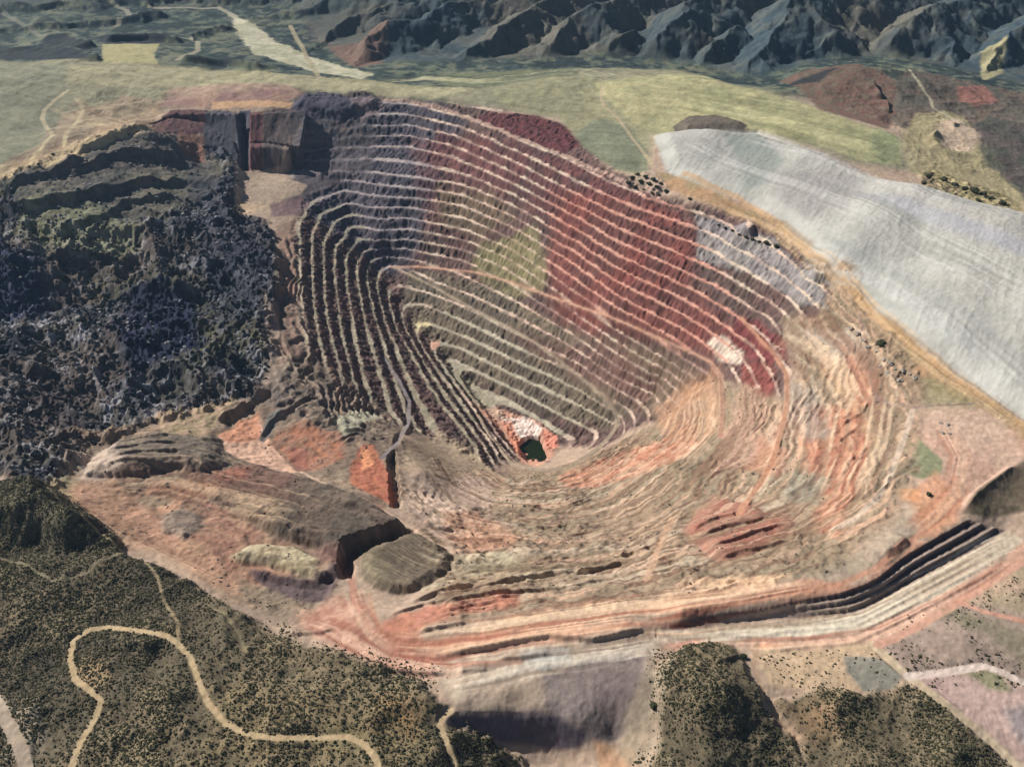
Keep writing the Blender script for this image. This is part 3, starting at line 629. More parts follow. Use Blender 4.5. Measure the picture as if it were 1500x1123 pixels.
# near and east walls
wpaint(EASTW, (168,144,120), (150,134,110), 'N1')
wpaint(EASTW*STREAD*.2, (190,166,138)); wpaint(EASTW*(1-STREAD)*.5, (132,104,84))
SQ = BASE/6 + 3.2*fbm(X, Y, 220, 5, 181) + .6*N1
S1 = vn(SQ, X/260, 3); S2 = vn(SQ*2.3, X/150+9, 5)
wpaint(EASTW*sst(.72,.9,S1)*.6, (206,186,160)); wpaint(EASTW*sst(-.1,.5,-N3)*.4, (136,128,104)); wpaint(EASTW*sst(.36,.2,S1)*.7, (146,124,100)); wpaint(EASTW*sst(.68,.85,S2)*.6, (200,142,114)); wpaint(EASTW*sst(.3,.18,S2)*.7, (124,104,84))
paint([(820,700),(850,685),(900,665),(980,640),(1010,620),(1030,650),(980,680),(920,700),(870,715),(830,715)], (212,138,106), 8, .8, 8, (222,170,140), 'N2')
paint([(960,600),(1000,560),(1050,540),(1060,600),(1040,640),(980,650)], (200,152,116), 14, .8, 10, (186,148,120), 'N2')
paint([(1160,590),(1240,600),(1270,610),(1275,680),(1250,740),(1230,790),(1190,780),(1200,720),(1170,660)], (198,120,92), 12, .8, 10, (210,150,118), 'N2')
paint([(1200,500),(1270,540),(1290,600),(1240,600),(1210,560)], (206,160,128), 12, .8, 10, (190,150,110), 'N2')
paint([(1090,560),(1140,600),(1150,640),(1100,680),(1040,700),(1060,640)], (196,154,132), 14, .7, 12)
paint([(1170,480),(1260,490),(1280,540),(1200,520)], (208,190,172), 10, .7, 8)
paint([(600,700),(640,690),(720,700),(720,760),(660,800),(620,770),(595,740)], (204,176,156), 10, .8, 6)
paint([(590,660),(640,630),(690,660),(720,690),(640,700),(590,690)], (190,166,138), 8, .85, 4)
paint([(650,755),(700,750),(760,790),(740,810),(690,812),(655,790)], (186,136,108), 12, .8, 8)
paint([(665,815),(740,808),(760,830),(700,850),(640,865),(620,868),(660,840)], (186,174,144), 8, .8, 5)
paint(RM, (158,94,78), 12, .85, 14, (146,104,86), 'N2')
paint([(560,910),(620,890),(700,880),(760,870),(760,890),(680,900),(620,920),(560,930)], (196,122,98), 8, .8, 5)
paint([(700,915),(800,895),(900,880),(960,878),(1000,850),(1060,850),(1150,845),(1100,870),(1000,885),(900,905),(800,925),(700,935)], (222,182,148), 8, .9, 6, (232,190,152), 'N1')
paint([(545,920),(600,900),(620,940),(720,935),(840,920),(1000,895),(1000,905),(850,935),(700,955),(600,955),(560,940)], (208,142,112), 8, .8, 6, (194,128,102), 'N1')
paint([(430,900),(500,870),(540,890),(560,930),(620,960),(680,965),(640,990),(560,980),(500,955),(440,925)], (180,122,102), 10, .8, 9, (200,156,132), 'N2')
paint([(650,960),(760,950),(900,940),(1000,925),(1100,930),(1100,942),(960,955),(900,960),(780,1000),(700,1020),(660,1030),(640,1000)], (196,176,154), 8, .85, 6, (208,188,164), 'N2')
paint([(760,955),(830,945),(840,965),(800,985),(760,975)], (176,176,170), 8, .8, 6)
paint([(960,945),(1020,935),(1060,940),(1000,955),(960,990)], (206,140,120), 6, .7, 5)
wpaint(MESS*sst(.66,.85,S2)*.4, (196,160,130)); wpaint(MESS*sst(.32,.18,S2)*.5, (104,88,76))
wpaint(EASTW*sst(.45,.3,S1)*.55, (158,134,108))
paint([(1150,560),(1200,560),(1215,640),(1180,650),(1150,610)], (160,150,138), 12, .7, 12); paint([(1235,510),(1275,540),(1285,590),(1255,600)], (186,126,100), 10, .8, 9); paint([(1110,640),(1160,660),(1140,700),(1090,690)], (186,130,104), 10, .6, 10); paint([(1160,690),(1220,700),(1200,740),(1150,735)], (148,146,128), 10, .7, 8)
# thin streaks over the coloured patches of the near wall
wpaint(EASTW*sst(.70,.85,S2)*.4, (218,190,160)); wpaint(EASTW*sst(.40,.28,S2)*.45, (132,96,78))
# heaps
paint(B_OUT, (104,92,78), 4, .95, 3, (116,102,84), 'N2'); paint([(528,815),(560,800),(575,840),(560,865),(535,850)], (136,124,98), 10, .6, 7)
paint(A_OUT, (110,94,82), 6, .95, 3, (94,86,76), 'N1'); paint([(300,690),(380,682),(440,700),(420,730),(330,740)], (128,92,80), 22, .6, 16)
paint([(340,725),(400,730),(430,760),(400,780),(345,760)], (166,140,112), 14, .5, 12)
paint(C_OUT, (136,122,104), 8, .9, 5, (110,98,90), 'N2'); paint([(120,670),(170,655),(180,690),(150,712),(110,700)], (190,168,150), 10, .8, 8)
paint([(310,690),(370,684),(360,705),(320,708)], (160,104,86), 9, .7, 8)
paint([(170,700),(260,690),(330,710),(290,750),(200,745)], (146,130,108), 18, .7, 12, (168,124,98), 'N1')
paint([(70,715),(160,700),(240,760),(330,830),(420,890),(340,870),(230,810),(170,805),(100,740)], (196,150,122), 10, .8, 8, (176,140,112), 'N1')
paint(E_OUT, (128,116,104), 7, .8, 5)
paint([(225,740),(262,738),(262,746),(232,752)], (206,158,128), 4, .8, 2)
paint([(335,815),(365,798),(430,802),(468,826),(460,852),(400,836),(350,824)], (196,182,148), 5, .9, 5, (158,142,112), 'N2')
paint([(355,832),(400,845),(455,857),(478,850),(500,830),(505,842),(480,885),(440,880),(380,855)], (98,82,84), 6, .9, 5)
paint([(460,806),(505,812),(500,835),(465,825)], (140,108,98), 8, .75, 6)
paint([(345,840),(400,870),(430,885),(420,905),(360,880)], (140,124,104), 8, .8, 6)
paint([(322,638),(350,620),(375,612),(400,650),(438,692),(420,690),(360,675),(330,660)], (228,182,154), 3, .97, 3)
paint([(322,638),(345,618),(378,606),(385,640),(360,648),(335,648)], (208,142,108), 6, .85, 6)
paint([(390,650),(410,630),(440,615),(500,630),(500,670),(460,690),(430,680)], (192,124,92), 8, .8, 10, (152,112,92), 'N2')
paint([(420,655),(450,660),(455,690),(430,688)], (156,98,82), 6, .7, 6)
paint([(512,690),(530,655),(545,650),(575,700),(578,742),(540,722),(512,708)], (196,120,88), 5, .9, 4, (176,100,76), 'N2')
paint([(530,660),(540,655),(548,680),(530,690)], (236,160,112), 4, .8, 3)
paint([(380,645),(392,612),(420,598),(400,630),(386,648)], (112,112,108), 3, .9, 2)
paint([(488,614),(550,603),(560,612),(520,630),(505,640)], (176,172,148), 4, .8, 3)
paint([(230,612),(330,585),(350,575),(325,608),(300,640),(240,635)], (168,150,112), 6, .8, 5, (190,160,132), 'N2')
paint([(95,690),(60,720),(100,745),(110,700)], (160,150,112), 10, .6, 8)
# the corner field, cliffs
paint([(352,163),(367,163),(364,252),(350,250)], (74,78,92), 2, .95, 1)
paint([(348,252),(385,250),(420,262),(450,272),(440,285),(400,295),(395,312),(345,318),(345,285)], (190,166,142), 4, .95, 3)
paint([(345,292),(375,300),(395,302),(345,318)], (206,176,142), 4, .8, 3)
paint([(395,300),(440,288),(455,300),(440,315),(400,318)], (136,108,110), 6, .85, 4)
paint([(405,330),(432,325),(436,420),(445,520),(405,540),(415,430)], (164,128,110), 8, .8, 6, (140,120,104), 'N2')
paint([(222,182),(250,162),(305,162),(300,195),(224,195)], (100,68,72), 4, .95, 3)
paint([(303,163),(353,166),(352,242),(320,235),(295,210)], (84,84,94), 4, .95, 3)
paint([(366,166),(388,165),(386,250),(362,250)], (116,78,80), 3, .95, 3); paint([(388,165),(440,158),(425,215),(412,252),(386,250)], (98,86,86), 5, .95, 4)
paint([(262,195),(300,200),(300,238),(280,238),(262,220)], (160,112,92), 6, .7, 5)
paint([(310,150),(430,152),(425,160),(310,160)], (216,172,128), 3, .8, 3)
paint([(425,160),(440,140),(475,138),(520,150),(530,168),(500,182),(455,172)], (84,80,94), 5, .9, 3)
paint([(510,150),(560,150),(562,162),(530,180),(520,165)], (134,116,118), 5, .8, 3)
paint([(430,175),(470,180),(530,180),(530,205),(450,215),(425,200)], (130,116,110), 8, .7, 6, (84,82,92), 'N2')
# lower right flats
paint([(1285,945),(1400,890),(1520,870),(1520,1010),(1460,975),(1350,985),(1320,990)], (166,144,130), 10, .85, 8, (150,132,120), 'N1')
paint([(1370,885),(1430,900),(1520,930),(1520,990),(1440,930),(1380,905)], (130,124,98), 10, .7, 8)
paint([(1400,880),(1470,840),(1520,820),(1520,905),(1450,890)], (168,152,120), 10, .7, 8, (196,160,136), 'N1')
paint([(1110,935),(1280,940),(1320,985),(1325,1010),(1270,1015),(1200,1010),(1130,1005),(1110,970)], (194,166,132), 6, .9, 5, (206,176,142), 'N1')
paint([(1235,960),(1290,962),(1322,990),(1310,1010),(1265,1015),(1240,985)], (140,136,124), 3, .95, 3)
paint([(1108,932),(1130,932),(1140,945),(1112,948)], (232,166,116), 4, .9, 3)
paint([(1330,995),(1420,985),(1520,1010),(1520,1130),(1440,1070),(1370,1020)], (208,176,164), 8, .9, 6, (196,164,154), 'N1')
paint([(1400,980),(1460,985),(1480,1010),(1450,1010),(1420,990)], (136,140,98), 6, .8, 5); paint([(1470,1040),(1520,1030),(1520,1110),(1490,1080)], (160,150,150), 8, .8, 5)
paint([(1180,850),(1260,860),(1290,830),(1330,790),(1360,795),(1300,840),(1240,872),(1100,885),(1000,900),(1000,888)], (200,148,120), 5, .9, 4)
paint([(960,922),(1104,911),(1249,900),(1321,862),(1429,805),(1472,779),(1500,790),(1440,835),(1340,890),(1260,925),(1150,935),(1000,935)], (212,194,170), 4, .95, 3, (196,176,152), 'N2')
paint([(960,940),(1100,936),(1250,930),(1340,895),(1440,840),(1500,795),(1520,800),(1440,860),(1340,915),(1280,940),(1120,945)], (216,164,138), 5, .7, 4)
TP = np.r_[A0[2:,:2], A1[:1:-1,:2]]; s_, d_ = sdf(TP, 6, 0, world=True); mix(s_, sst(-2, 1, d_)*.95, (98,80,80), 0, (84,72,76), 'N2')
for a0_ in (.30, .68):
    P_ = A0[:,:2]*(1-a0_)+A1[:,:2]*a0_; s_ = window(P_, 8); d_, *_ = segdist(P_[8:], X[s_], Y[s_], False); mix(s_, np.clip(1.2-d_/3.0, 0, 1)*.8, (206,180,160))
paint([(1408,752),(1430,720),(1470,695),(1500,675),(1540,660),(1540,740),(1460,755),(1440,760)], (92,84,66), 4, .9, 3, (110,96,78), 'N2')
paint([(1288,815),(1330,785),(1350,780),(1310,825),(1285,832)], (104,92,80), 4, .9, 3)
ME = sst(.03, .2, MW)
wpaint(ME, (66,82,90), (88,92,90), 'N3'); wpaint(ME*sst(.05,.4, N3)*.5, (116,108,92)); wpaint(ME*sst(.1,.5,N1)*.3, (126,124,108)); wpaint(ME*sst(.1,-.5, R3)*.55, (44,54,58)); wpaint(ME*sst(-200,-900,X)*sst(5200,4200,Y)*.5, (64,76,74))
paint([(480,70),(540,62),(575,62),(560,92),(520,100)], (128,100,86), 14, .8, 8)
paint([(1432,92),(1465,88),(1468,112),(1440,118)], (170,162,122), 6, .9, 4)
# dark strips painted on the ground behind the far field
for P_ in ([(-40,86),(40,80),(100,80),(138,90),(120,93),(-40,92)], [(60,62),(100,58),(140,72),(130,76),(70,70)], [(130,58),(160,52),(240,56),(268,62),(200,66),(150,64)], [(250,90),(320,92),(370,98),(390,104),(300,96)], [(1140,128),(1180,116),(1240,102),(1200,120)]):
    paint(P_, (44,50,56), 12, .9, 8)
# grey dam
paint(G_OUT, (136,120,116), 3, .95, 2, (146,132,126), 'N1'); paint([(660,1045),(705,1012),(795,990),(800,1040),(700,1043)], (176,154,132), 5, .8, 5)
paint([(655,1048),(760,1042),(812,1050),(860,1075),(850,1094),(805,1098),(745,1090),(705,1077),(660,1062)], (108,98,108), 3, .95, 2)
paint([(870,1085),(930,1095),(935,1130),(880,1130)], (206,160,122), 4, .9, 3)
# scrub country
wpaint(SCR, (134,118,92), (102,92,76), 'N3'); wpaint(SCR*sst(.1,.6,N1)*.4, (158,142,108)); wpaint(SCR*sst(.1,.5,-N1)*.5, (86,80,64))
paint([(-60,715),(60,714),(120,745),(165,797),(140,815),(60,810),(-60,790)], (112,104,84), 10, .8, 8)
paint([(330,1000),(640,1060),(640,1120),(300,1120)], (156,140,96), 30, .5, 25, (130,110,80), 'N1')
paint([(110,960),(150,965),(170,990),(140,1010),(112,1000)], (176,148,110), 6, .8, 6)
paint([(0,1020),(50,1030),(70,1080),(40,1120),(0,1100)], (166,150,130), 14, .8, 10)
paint([(1140,1040),(1230,1040),(1220,1090),(1180,1090)], (190,150,110), 20, .6, 12)
paint([(570,1030),(620,1040),(610,1080),(560,1070)], (166,120,76), 20, .5, 12)
for P in ([(960,940),(1000,955),(975,1000),(965,1100),(940,1130),(900,1100)],): paint(P, (168,150,126), 8, .8, 6)
# pool surroundings and pit floor
paint([(690,590),(730,598),(790,620),(815,645),(812,668),(790,682),(765,678),(740,640)], (214,160,134), 4, .95, 3)
paint([(730,610),(770,612),(795,630),(780,645),(755,640)], (250,226,212), 5, .9, 4)
paint([(705,595),(735,600),(745,618),(720,612)], (206,176,152), 5, .7, 4)
paint([(735,620),(750,618),(762,650),(770,672),(755,660)], (232,150,116), 4, .8, 2); paint([(795,632),(815,640),(818,655),(802,660)], (226,140,116), 4, .8, 2)
paint([(640,520),(690,560),(730,590),(700,600),(665,560)], (166,156,130), 8, .7, 5)

def road(poly, width, c, name, label, k=.95, grade=0, edge=2.0, obj=True, sub=40):
    s, d, sd, t, L = line(poly, width+30, sub)
    if grade:
        P = W(poly, sub); cum = np.r_[0, np.cumsum(np.hypot(*(P[1:]-P[:-1]).T))]
        zc = bil(Z, P[:,0], P[:,1]); tt = np.linspace(0, cum[-1], 200); zz = np.interp(tt, cum, zc)
        ker = np.ones(21)/21; zz = np.convolve(np.pad(zz, 10, 'edge'), ker, 'valid')
        m = (1-sst(width*.55, width*.55+grade, d)); Z[s] = Z[s]*(1-m)+np.interp(t, tt, zz)*m
    m = 1-sst(width*.5-edge*.5, width*.5+edge, d+ .8*N4[s]); mix(s, m*k, c, 0, tuple(min(255, v-16) for v in c), 'N2')
    if obj: setlab((s, d < width*.5+edge*.3), name, label, 'road')
# (roads are drawn after the larger pieces are labelled)

# ------------------------------------------------------------------ which piece of ground belongs to which object
setlab((Y > 2950), 'valley_terrain', 'green grey valley floor beyond the fields')
setlab(MW > .35, 'mountain_terrain', 'dark blue green gullied mountains beyond the fields')
setlab(FLD > .5, 'grass_field', 'yellow green grassy fields along the far rim of the pit')
setlab(RUG > .5, 'rugged_terrain', 'dark rugged rocky country left of the pit')
setlab(MESS > .5, 'waste_terrain', 'tan and brown waste ground between the woodland and the gully')
setlab(EASTW > .5, 'pit_slope_terrain', 'rough tan and orange strata of the near pit slope')
setlab(TW > .5, 'pit_wall', 'stepped benches of the open pit, red and brown rock')
setlab(TAIL > .5, 'tailings_hill', 'smooth pale grey tailings hill right of the pit', 'smooth')
setlab(SCR > .5, 'scrub_hill', 'olive brown hills dotted with scrub in front of the pit')
s_, d_ = sdf(G_OUT, 5); setlab((s_, d_ > 0), 'dam', 'grey dam of fine waste with a steep shaded face', cat='dam')
for s, m, lb in HEAPS: setlab((s, m), 'spoil_heap', lb, cat='spoil heap', group=None)

TAN = (206,180,140)
road([(-20,1005),(0,1035),(15,1065),(30,1095),(40,1135)], 15, (192,172,150), 'road', 'wide pale dirt road at the lower left corner', grade=8)
road([(105,1135),(118,1090),(140,1050),(147,1025),(130,1008),(108,990),(101,960),(106,935),(130,920),(160,917),(200,925),(245,933),(262,945),(280,965),(292,1000),(305,1030),(330,1062),(360,1078),(400,1084),(470,1083),(510,1082),(535,1095),(550,1115),(556,1135)], 6.8, TAN, 'road', 'pale looping dirt road across the scrub hills', grade=7, sub=25)
road([(262,945),(262,915),(240,880),(232,850),(215,832),(160,800),(90,745),(70,720)], 4, (176,156,120), 'path', 'faint pale track from the loop road up to the waste ground', .8)
road([(300,885),(330,900),(350,930),(362,960)], 3, (160,146,112), 'path', 'faint track on the scrub slope', .6)
road([(0,822),(40,835),(80,855),(130,845),(180,820)], 4, (150,140,110), 'path', 'faint track over the left hill', .6)
road([(670,1135),(655,1095),(645,1065),(650,1050),(662,1040)], 6, TAN, 'path', 'pale track beside the grey dam', grade=6)
road([(1108,935),(1105,975),(1120,1020),(1145,1060),(1170,1085)], 7, (198,166,136), 'path', 'tan track along the edge of the scrub', .8)
road([(1280,945),(1330,990),(1380,1030),(1440,1075),(1500,1130)], 11, (214,192,160), 'road', 'straight pale road to the lower right corner', grade=6)
road([(1330,990),(1380,985),(1440,975),(1470,985),(1520,1010)], 10, (238,216,202), 'road', 'pinkish pale curved road on the flats', .9, grade=6)
road([(1285,945),(1340,920),(1400,885),(1470,840),(1520,808)], 11, (222,166,140), 'road', 'pink road along the top of the trench bank', .75)
road([(1400,880),(1440,895),(1520,915)], 7, (220,160,134), 'path', 'pink track branching across the lower right flats', .8)
road([(1258,462),(1275,520),(1275,560),(1283,580),(1300,592),(1340,596),(1400,593),(1450,588)], 4, (150,128,118), 'path', 'thin grey path crossing the apron', .8)
road([(1337,600),(1325,640),(1310,680),(1300,710),(1275,740),(1250,760),(1220,775)], 9, (214,192,172), 'path', 'pale track along the right end of the pit', .7)
road([(1002,258),(1080,290),(1140,330),(1210,395),(1300,480),(1400,556),(1500,622),(1560,660)], 13, (206,166,120), 'road', 'tan road between the tailings hill and the pit', .7)
road([(955,240),(935,210),(905,170),(885,155),(880,140),(885,122)], 8, (196,176,136), 'path', 'pale track over the green field', .85)
road([(1320,190),(1325,215),(1340,238),(1360,250)], 7, (186,172,134), 'path', 'pale track at the end of the fields', .8)
road([(1330,105),(1345,125),(1362,145),(1366,160),(1385,172),(1415,185)], 8, (190,180,152), 'path', 'pale track through the dark hills', .8)
road([(35,250),(60,225),(78,200),(70,190),(62,175),(65,160),(80,145),(100,132)], 11, (206,188,146), 'path', 'thin pale track curling over the left field', .8)
road([(95,218),(98,200),(118,175),(122,160),(112,145)], 11, (206,188,146), 'path', 'short pale track beside the curling one', .8)
road([(0,18),(40,40),(60,55),(95,50)], 22, (150,148,132), 'path', 'far pale track in the upper left valley', .6)
road([(160,8),(185,15),(190,25),(170,40)], 20, (170,164,144), 'path', 'far pale bend in the valley', .7)
road([(220,11),(320,11),(345,25)], 22, (176,168,146), 'road', 'far pale road leading to the dry riverbed', .8)
road([(425,38),(440,65),(458,98),(468,116)], 16, (176,164,132), 'path', 'far straight pale track', .8)
road([(260,90),(290,75),(290,62),(265,58)], 18, (186,176,150), 'path', 'far pale bend behind the field', .7)
road([(330,92),(370,98),(395,108)], 14, (140,136,110), 'path', 'far dark lane behind the field', .6)
road([(558,147),(600,150),(640,157),(667,167),(713,182),(753,200),(793,215),(833,230),(867,247),(917,268),(960,286)], 12, (190,158,142), 'road', 'pale haul road under the far rim of the pit', .85)
road([(572,392),(610,391),(650,394),(700,400),(750,414),(800,433),(850,451),(900,468),(950,490),(1000,512),(1040,530),(1056,550),(1058,600),(1056,640)], 9, (206,160,134), 'road', 'orange haul ramp climbing from the narrow end of the pit', .85, grade=5)
road([(577,393),(634,419),(684,447),(734,474),(784,502),(817,527),(867,567),(903,603),(906,624),(880,655),(835,684),(785,690),(750,680),(715,636),(700,610)], 8, (186,166,142), 'road', 'grey tan haul ramp descending to the pool', .85, grade=5)
road([(1085,465),(1133,520),(1152,550),(1153,583),(1148,620),(1130,680),(1080,760)], 8, (222,164,130), 'road', 'orange track turning round the right end of the pit', .75, grade=4)
road([(560,520),(585,560),(600,590),(598,620),(580,650),(560,670)], 8, (150,140,140), 'road', 'grey track leaving the left wall of the pit', .8, grade=4)
road([(440,690),(480,710),(530,735),(580,758),(620,785),(665,810)], 6, (220,186,160), 'road', 'pale narrow road along the big dark spoil heap', .85)
road([(985,760),(965,800),(955,830),(945,850)], 10, (206,166,136), 'path', 'pale track climbing the near slope', .7)
road([(560,940),(610,945),(700,932),(800,915),(900,898),(1000,890),(1100,880),(1176,866),(1230,856),(1280,834),(1318,802),(1370,768),(1405,740),(1400,700)], 8, (214,156,126), 'road', 'orange haul road along the near rim of the pit', .75)
road([(515,845),(520,880),(540,920),(590,960),(660,975),(760,968)], 9, (196,134,110), 'road', 'reddish road curving round the lower left end of the pit', .7)
road([(540,870),(548,900),(560,930)], 6, (206,160,130), 'path', 'short tan track below the olive heap', .7)

def streaks(poly, width, light, dark, amp=.9, k=.7, wl=3.2, along=140):
    s, d, sd, t, L = line(poly, width+12, 60); v = d*sd + 2.0*N1[s]
    S = vn(v/wl, t/along, 13); e = (1-sst(width*.7, width, d))*sst(0, 40, t)*sst(0, 40, L-t)
    Z[s] += amp*e*(S-.5)*2
    mix(s, e*k*sst(.55,.8,S), light); mix(s, e*k*sst(.42,.2,S), dark)
streaks([(560,945),(640,950),(720,940),(860,918),(1000,902),(1104,886),(1200,866)], 30, (236,196,160), (158,96,76))
streaks([(590,925),(700,915),(860,893),(1000,872),(1090,862)], 26, (226,196,164), (160,120,96))
streaks([(1000,930),(1180,922),(1265,905),(1350,862),(1440,812),(1480,790)], 26, (234,222,198), (170,146,124), .5)
streaks([(1010,215),(1130,262),(1250,305),(1400,392),(1500,450)], 70, (206,204,196), (158,156,150), .6, .5, 7, 300)
streaks([(1100,200),(1230,240),(1360,300),(1500,345)], 45, (206,200,194), (150,150,150), .5, .5, 8, 300)
streaks([(1180,370),(1300,420),(1400,500),(1500,580)], 60, (204,204,200), (162,164,160), .6, .45, 8, 300)
streaks([(1060,942),(1190,942),(1290,925),(1380,882),(1490,815)], 14, (232,190,162), (176,124,102), .5)
streaks([(650,1000),(720,985),(800,966),(900,955),(970,945)], 26, (216,204,186), (142,122,108))
streaks([(450,905),(510,930),(560,960),(640,978),(700,975)], 28, (222,176,150), (150,86,70), .6, .6)
streaks([(515,860),(525,890),(548,925),(590,955)], 16, (214,176,148), (164,104,82), .5, .6)
streaks([(1040,290),(1140,335),(1215,400),(1300,485),(1400,560),(1500,625)], 24, (212,178,134), (150,122,86), .5, .6)
streaks([(1160,470),(1225,520),(1262,590),(1250,660),(1215,730)], 70, (220,192,160), (140,104,84), 1.2, .55, 6)
streaks([(1330,780),(1370,750),(1400,715),(1410,670),(1380,620)], 22, (232,186,152), (188,122,90), .5, .5)
streaks([(400,430),(405,500),(430,560),(480,600),(560,600)], 40, (170,148,130), (84,72,66), 1.5, .6, 5)
streaks([(600,800),(700,840),(800,850),(920,830)], 50, (190,170,142), (110,94,74), 1.2, .5, 5)
streaks([(170,700),(260,700),(360,730),(460,770)], 60, (190,160,130), (104,78,66), 1.6, .6, 5)
streaks([(80,725),(160,770),(240,815),(340,860)], 26, (214,178,146), (150,116,92), .5, .5)
streaks([(545,118),(620,114),(700,120),(780,113),(850,106),(900,112)], 60, (196,190,150), (78,86,72), 2.5, .7, 9, 200)
streaks([(1000,140),(1100,160),(1200,190),(1290,220)], 120, (206,200,140), (140,140,92), 1.5, .5, 16, 400)
streaks([(90,150),(180,190),(240,180)], 60, (196,172,132), (138,110,84), 1.5, .5, 12)
streaks([(0,255),(80,242),(160,212),(220,192)], 30, (214,190,146), (150,120,92), .5, .5, 6)
# fine relief everywhere, last
Z += (.5*N4+.35*N2)*(.4+.6*(1-FLD))*(1-.2*TAIL)*(1-sst(2800, 4200, Y))
COL *= (1+.10*(1-TAIL)*np.clip(N4, -1, 1)*(1-sst(2500, 4500, Y)))[...,None]; COL *= (1+.11*N2*(1-.5*TAIL))[...,None]
STN = fbm(X+.3*Y, Y-.2*X, 14, 3, 411, .65)
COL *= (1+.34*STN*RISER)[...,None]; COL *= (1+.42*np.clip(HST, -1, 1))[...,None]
FS = vn((Y+.42*X)/16+2.5*N3, X/240, 7); COL *= (1+FLD*.26*(FS-.5))[...,None]; COL *= (1+EASTW*.25*(vn(SQ*1.3, X/300, 9)-.5))[...,None]
gr = COL.mean(-1, keepdims=True); COL = gr+(COL-gr)*(.92-.13*np.clip(FLD, 0, 1)[...,None])
COL = np.clip(COL, .015, .85)

# ------------------------------------------------------------------ materials
def mat(name, rough=.95, scale=.25, bump=.6, dist=1.0, var=.22, spec=.15):
    m = bpy.data.materials.new(name); m.use_nodes = True; n = m.node_tree.nodes; l = m.node_tree.links
    b = n['Principled BSDF']; b.inputs['Roughness'].default_value = rough
    b.inputs['Specular IOR Level'].default_value = spec
    at = n.new('ShaderNodeVertexColor'); at.layer_name = 'Col'
    tc = n.new('ShaderNodeTexCoord')
    n1 = n.new('ShaderNodeTexNoise'); n1.inputs['Scale'].default_value = scale; n1.inputs['Detail'].default_value = 8; n1.inputs['Roughness'].default_value = .72
    l.new(tc.outputs['Object'], n1.inputs['Vector'])
    mr = n.new('ShaderNodeMapRange'); mr.inputs[1].default_value = .3; mr.inputs[2].default_value = .7; mr.inputs[3].default_value = 1-var; mr.inputs[4].default_value = 1+var
    l.new(n1.outputs[0], mr.inputs[0])
    mx = n.new('ShaderNodeMix'); mx.data_type = 'RGBA'; mx.blend_type = 'MULTIPLY'; mx.inputs[0].default_value = 1
    l.new(at.outputs[0], mx.inputs[6]); l.new(mr.outputs[0], mx.inputs[7]); l.new(mx.outputs[2], b.inputs['Base Color'])
    bp = n.new('ShaderNodeBump'); bp.inputs['Strength'].default_value = bump; bp.inputs['Distance'].default_value = dist
    l.new(n1.outputs[0], bp.inputs['Height']); l.new(bp.outputs[0], b.inputs['Normal'])
    return m
MATS = {'ground': mat('weathered_ground', scale=.11, bump=.45, dist=1.4), 'road': mat('dirt_road_surface', scale=.3, bump=.3, dist=.6, var=.10)}
MATS['smooth'] = mat('fine_tailings', scale=.10, bump=.35, dist=1.2, var=.10)
def flat(name, c, rough=.9, spec=.2, scale=.6, var=.3):
    m = bpy.data.materials.new(name); m.use_nodes = True; n = m.node_tree.nodes; l = m.node_tree.links; b = n['Principled BSDF']
    b.inputs['Roughness'].default_value = rough; b.inputs['Specular IOR Level'].default_value = spec
    n1 = n.new('ShaderNodeTexNoise'); n1.inputs['Scale'].default_value = scale; n1.inputs['Detail'].default_value = 3
    tc = n.new('ShaderNodeTexCoord'); l.new(tc.outputs['Object'], n1.inputs['Vector'])
    cr = n.new('ShaderNodeMix'); cr.data_type = 'RGBA'
    cr.inputs[6].default_value = (*[v*(1-var) for v in c], 1); cr.inputs[7].default_value = (*[v*(1+var) for v in c], 1)
    l.new(n1.outputs[0], cr.inputs[0]); l.new(cr.outputs[2], b.inputs['Base Color']); return m

# ------------------------------------------------------------------ meshes: the ground cut along the label borders
def mesh_from(name, V, Fq, cols=None, m=None, smooth=True):
    me = bpy.data.meshes.new(name); k = Fq.shape[1]
    me.vertices.add(len(V)); me.vertices.foreach_set('co', V.astype(np.float32).ravel())
    me.loops.add(Fq.size); me.loops.foreach_set('vertex_index', Fq.astype(np.int32).ravel())
    me.polygons.add(len(Fq)); me.polygons.foreach_set('loop_start', np.arange(0, Fq.size, k, dtype=np.int32))
    me.polygons.foreach_set('loop_total', np.full(len(Fq), k, np.int32))
    me.polygons.foreach_set('use_smooth', np.full(len(Fq), smooth, bool))
    if cols is not None:
        a = me.color_attributes.new('Col', 'FLOAT_COLOR', 'POINT'); c4 = np.ones((len(V), 4), np.float32); c4[:,:3] = cols
        a.data.foreach_set('color', c4.ravel())
    me.update(calc_edges=True)
    if m: me.materials.append(m)
    return me
def link(name, me, label=None, cat=None, group=None, kind=None, loc=None, parent=None):
    o = bpy.data.objects.new(name, me); C.collection.objects.link(o)
    if label: o['label'] = label
    if cat: o['category'] = cat
    if group: o['group'] = group
    if kind: o['kind'] = kind
    if loc is not None: o.location = loc
    if parent: o.parent = parent
    return o
idx = np.arange(NR*NCOL).reshape(NR, NCOL)
quads = np.stack([idx[:-1,:-1], idx[:-1,1:], idx[1:,1:], idx[1:,:-1]], -1).reshape(-1, 4)
fl = LAB[:-1,:-1].ravel()
VV = np.stack([X, Y, Z], -1).reshape(-1, 3); CC = COL.reshape(-1, 3)
gx = np.gradient(Z, axis=1)/np.gradient(X, axis=1); gy = np.gradient(Z, axis=0)/np.gradient(Y, axis=0) - gx*(ss*HWB)[None]
NRM = np.stack([-gx, -gy, np.ones_like(Z)], -1).reshape(-1, 3); NRM /= np.linalg.norm(NRM, axis=1)[:,None]
order = np.argsort(fl, kind='stable'); bounds = np.searchsorted(fl[order], np.arange(len(NAMES)+1))
lut = np.zeros(NR*NCOL, np.int64)
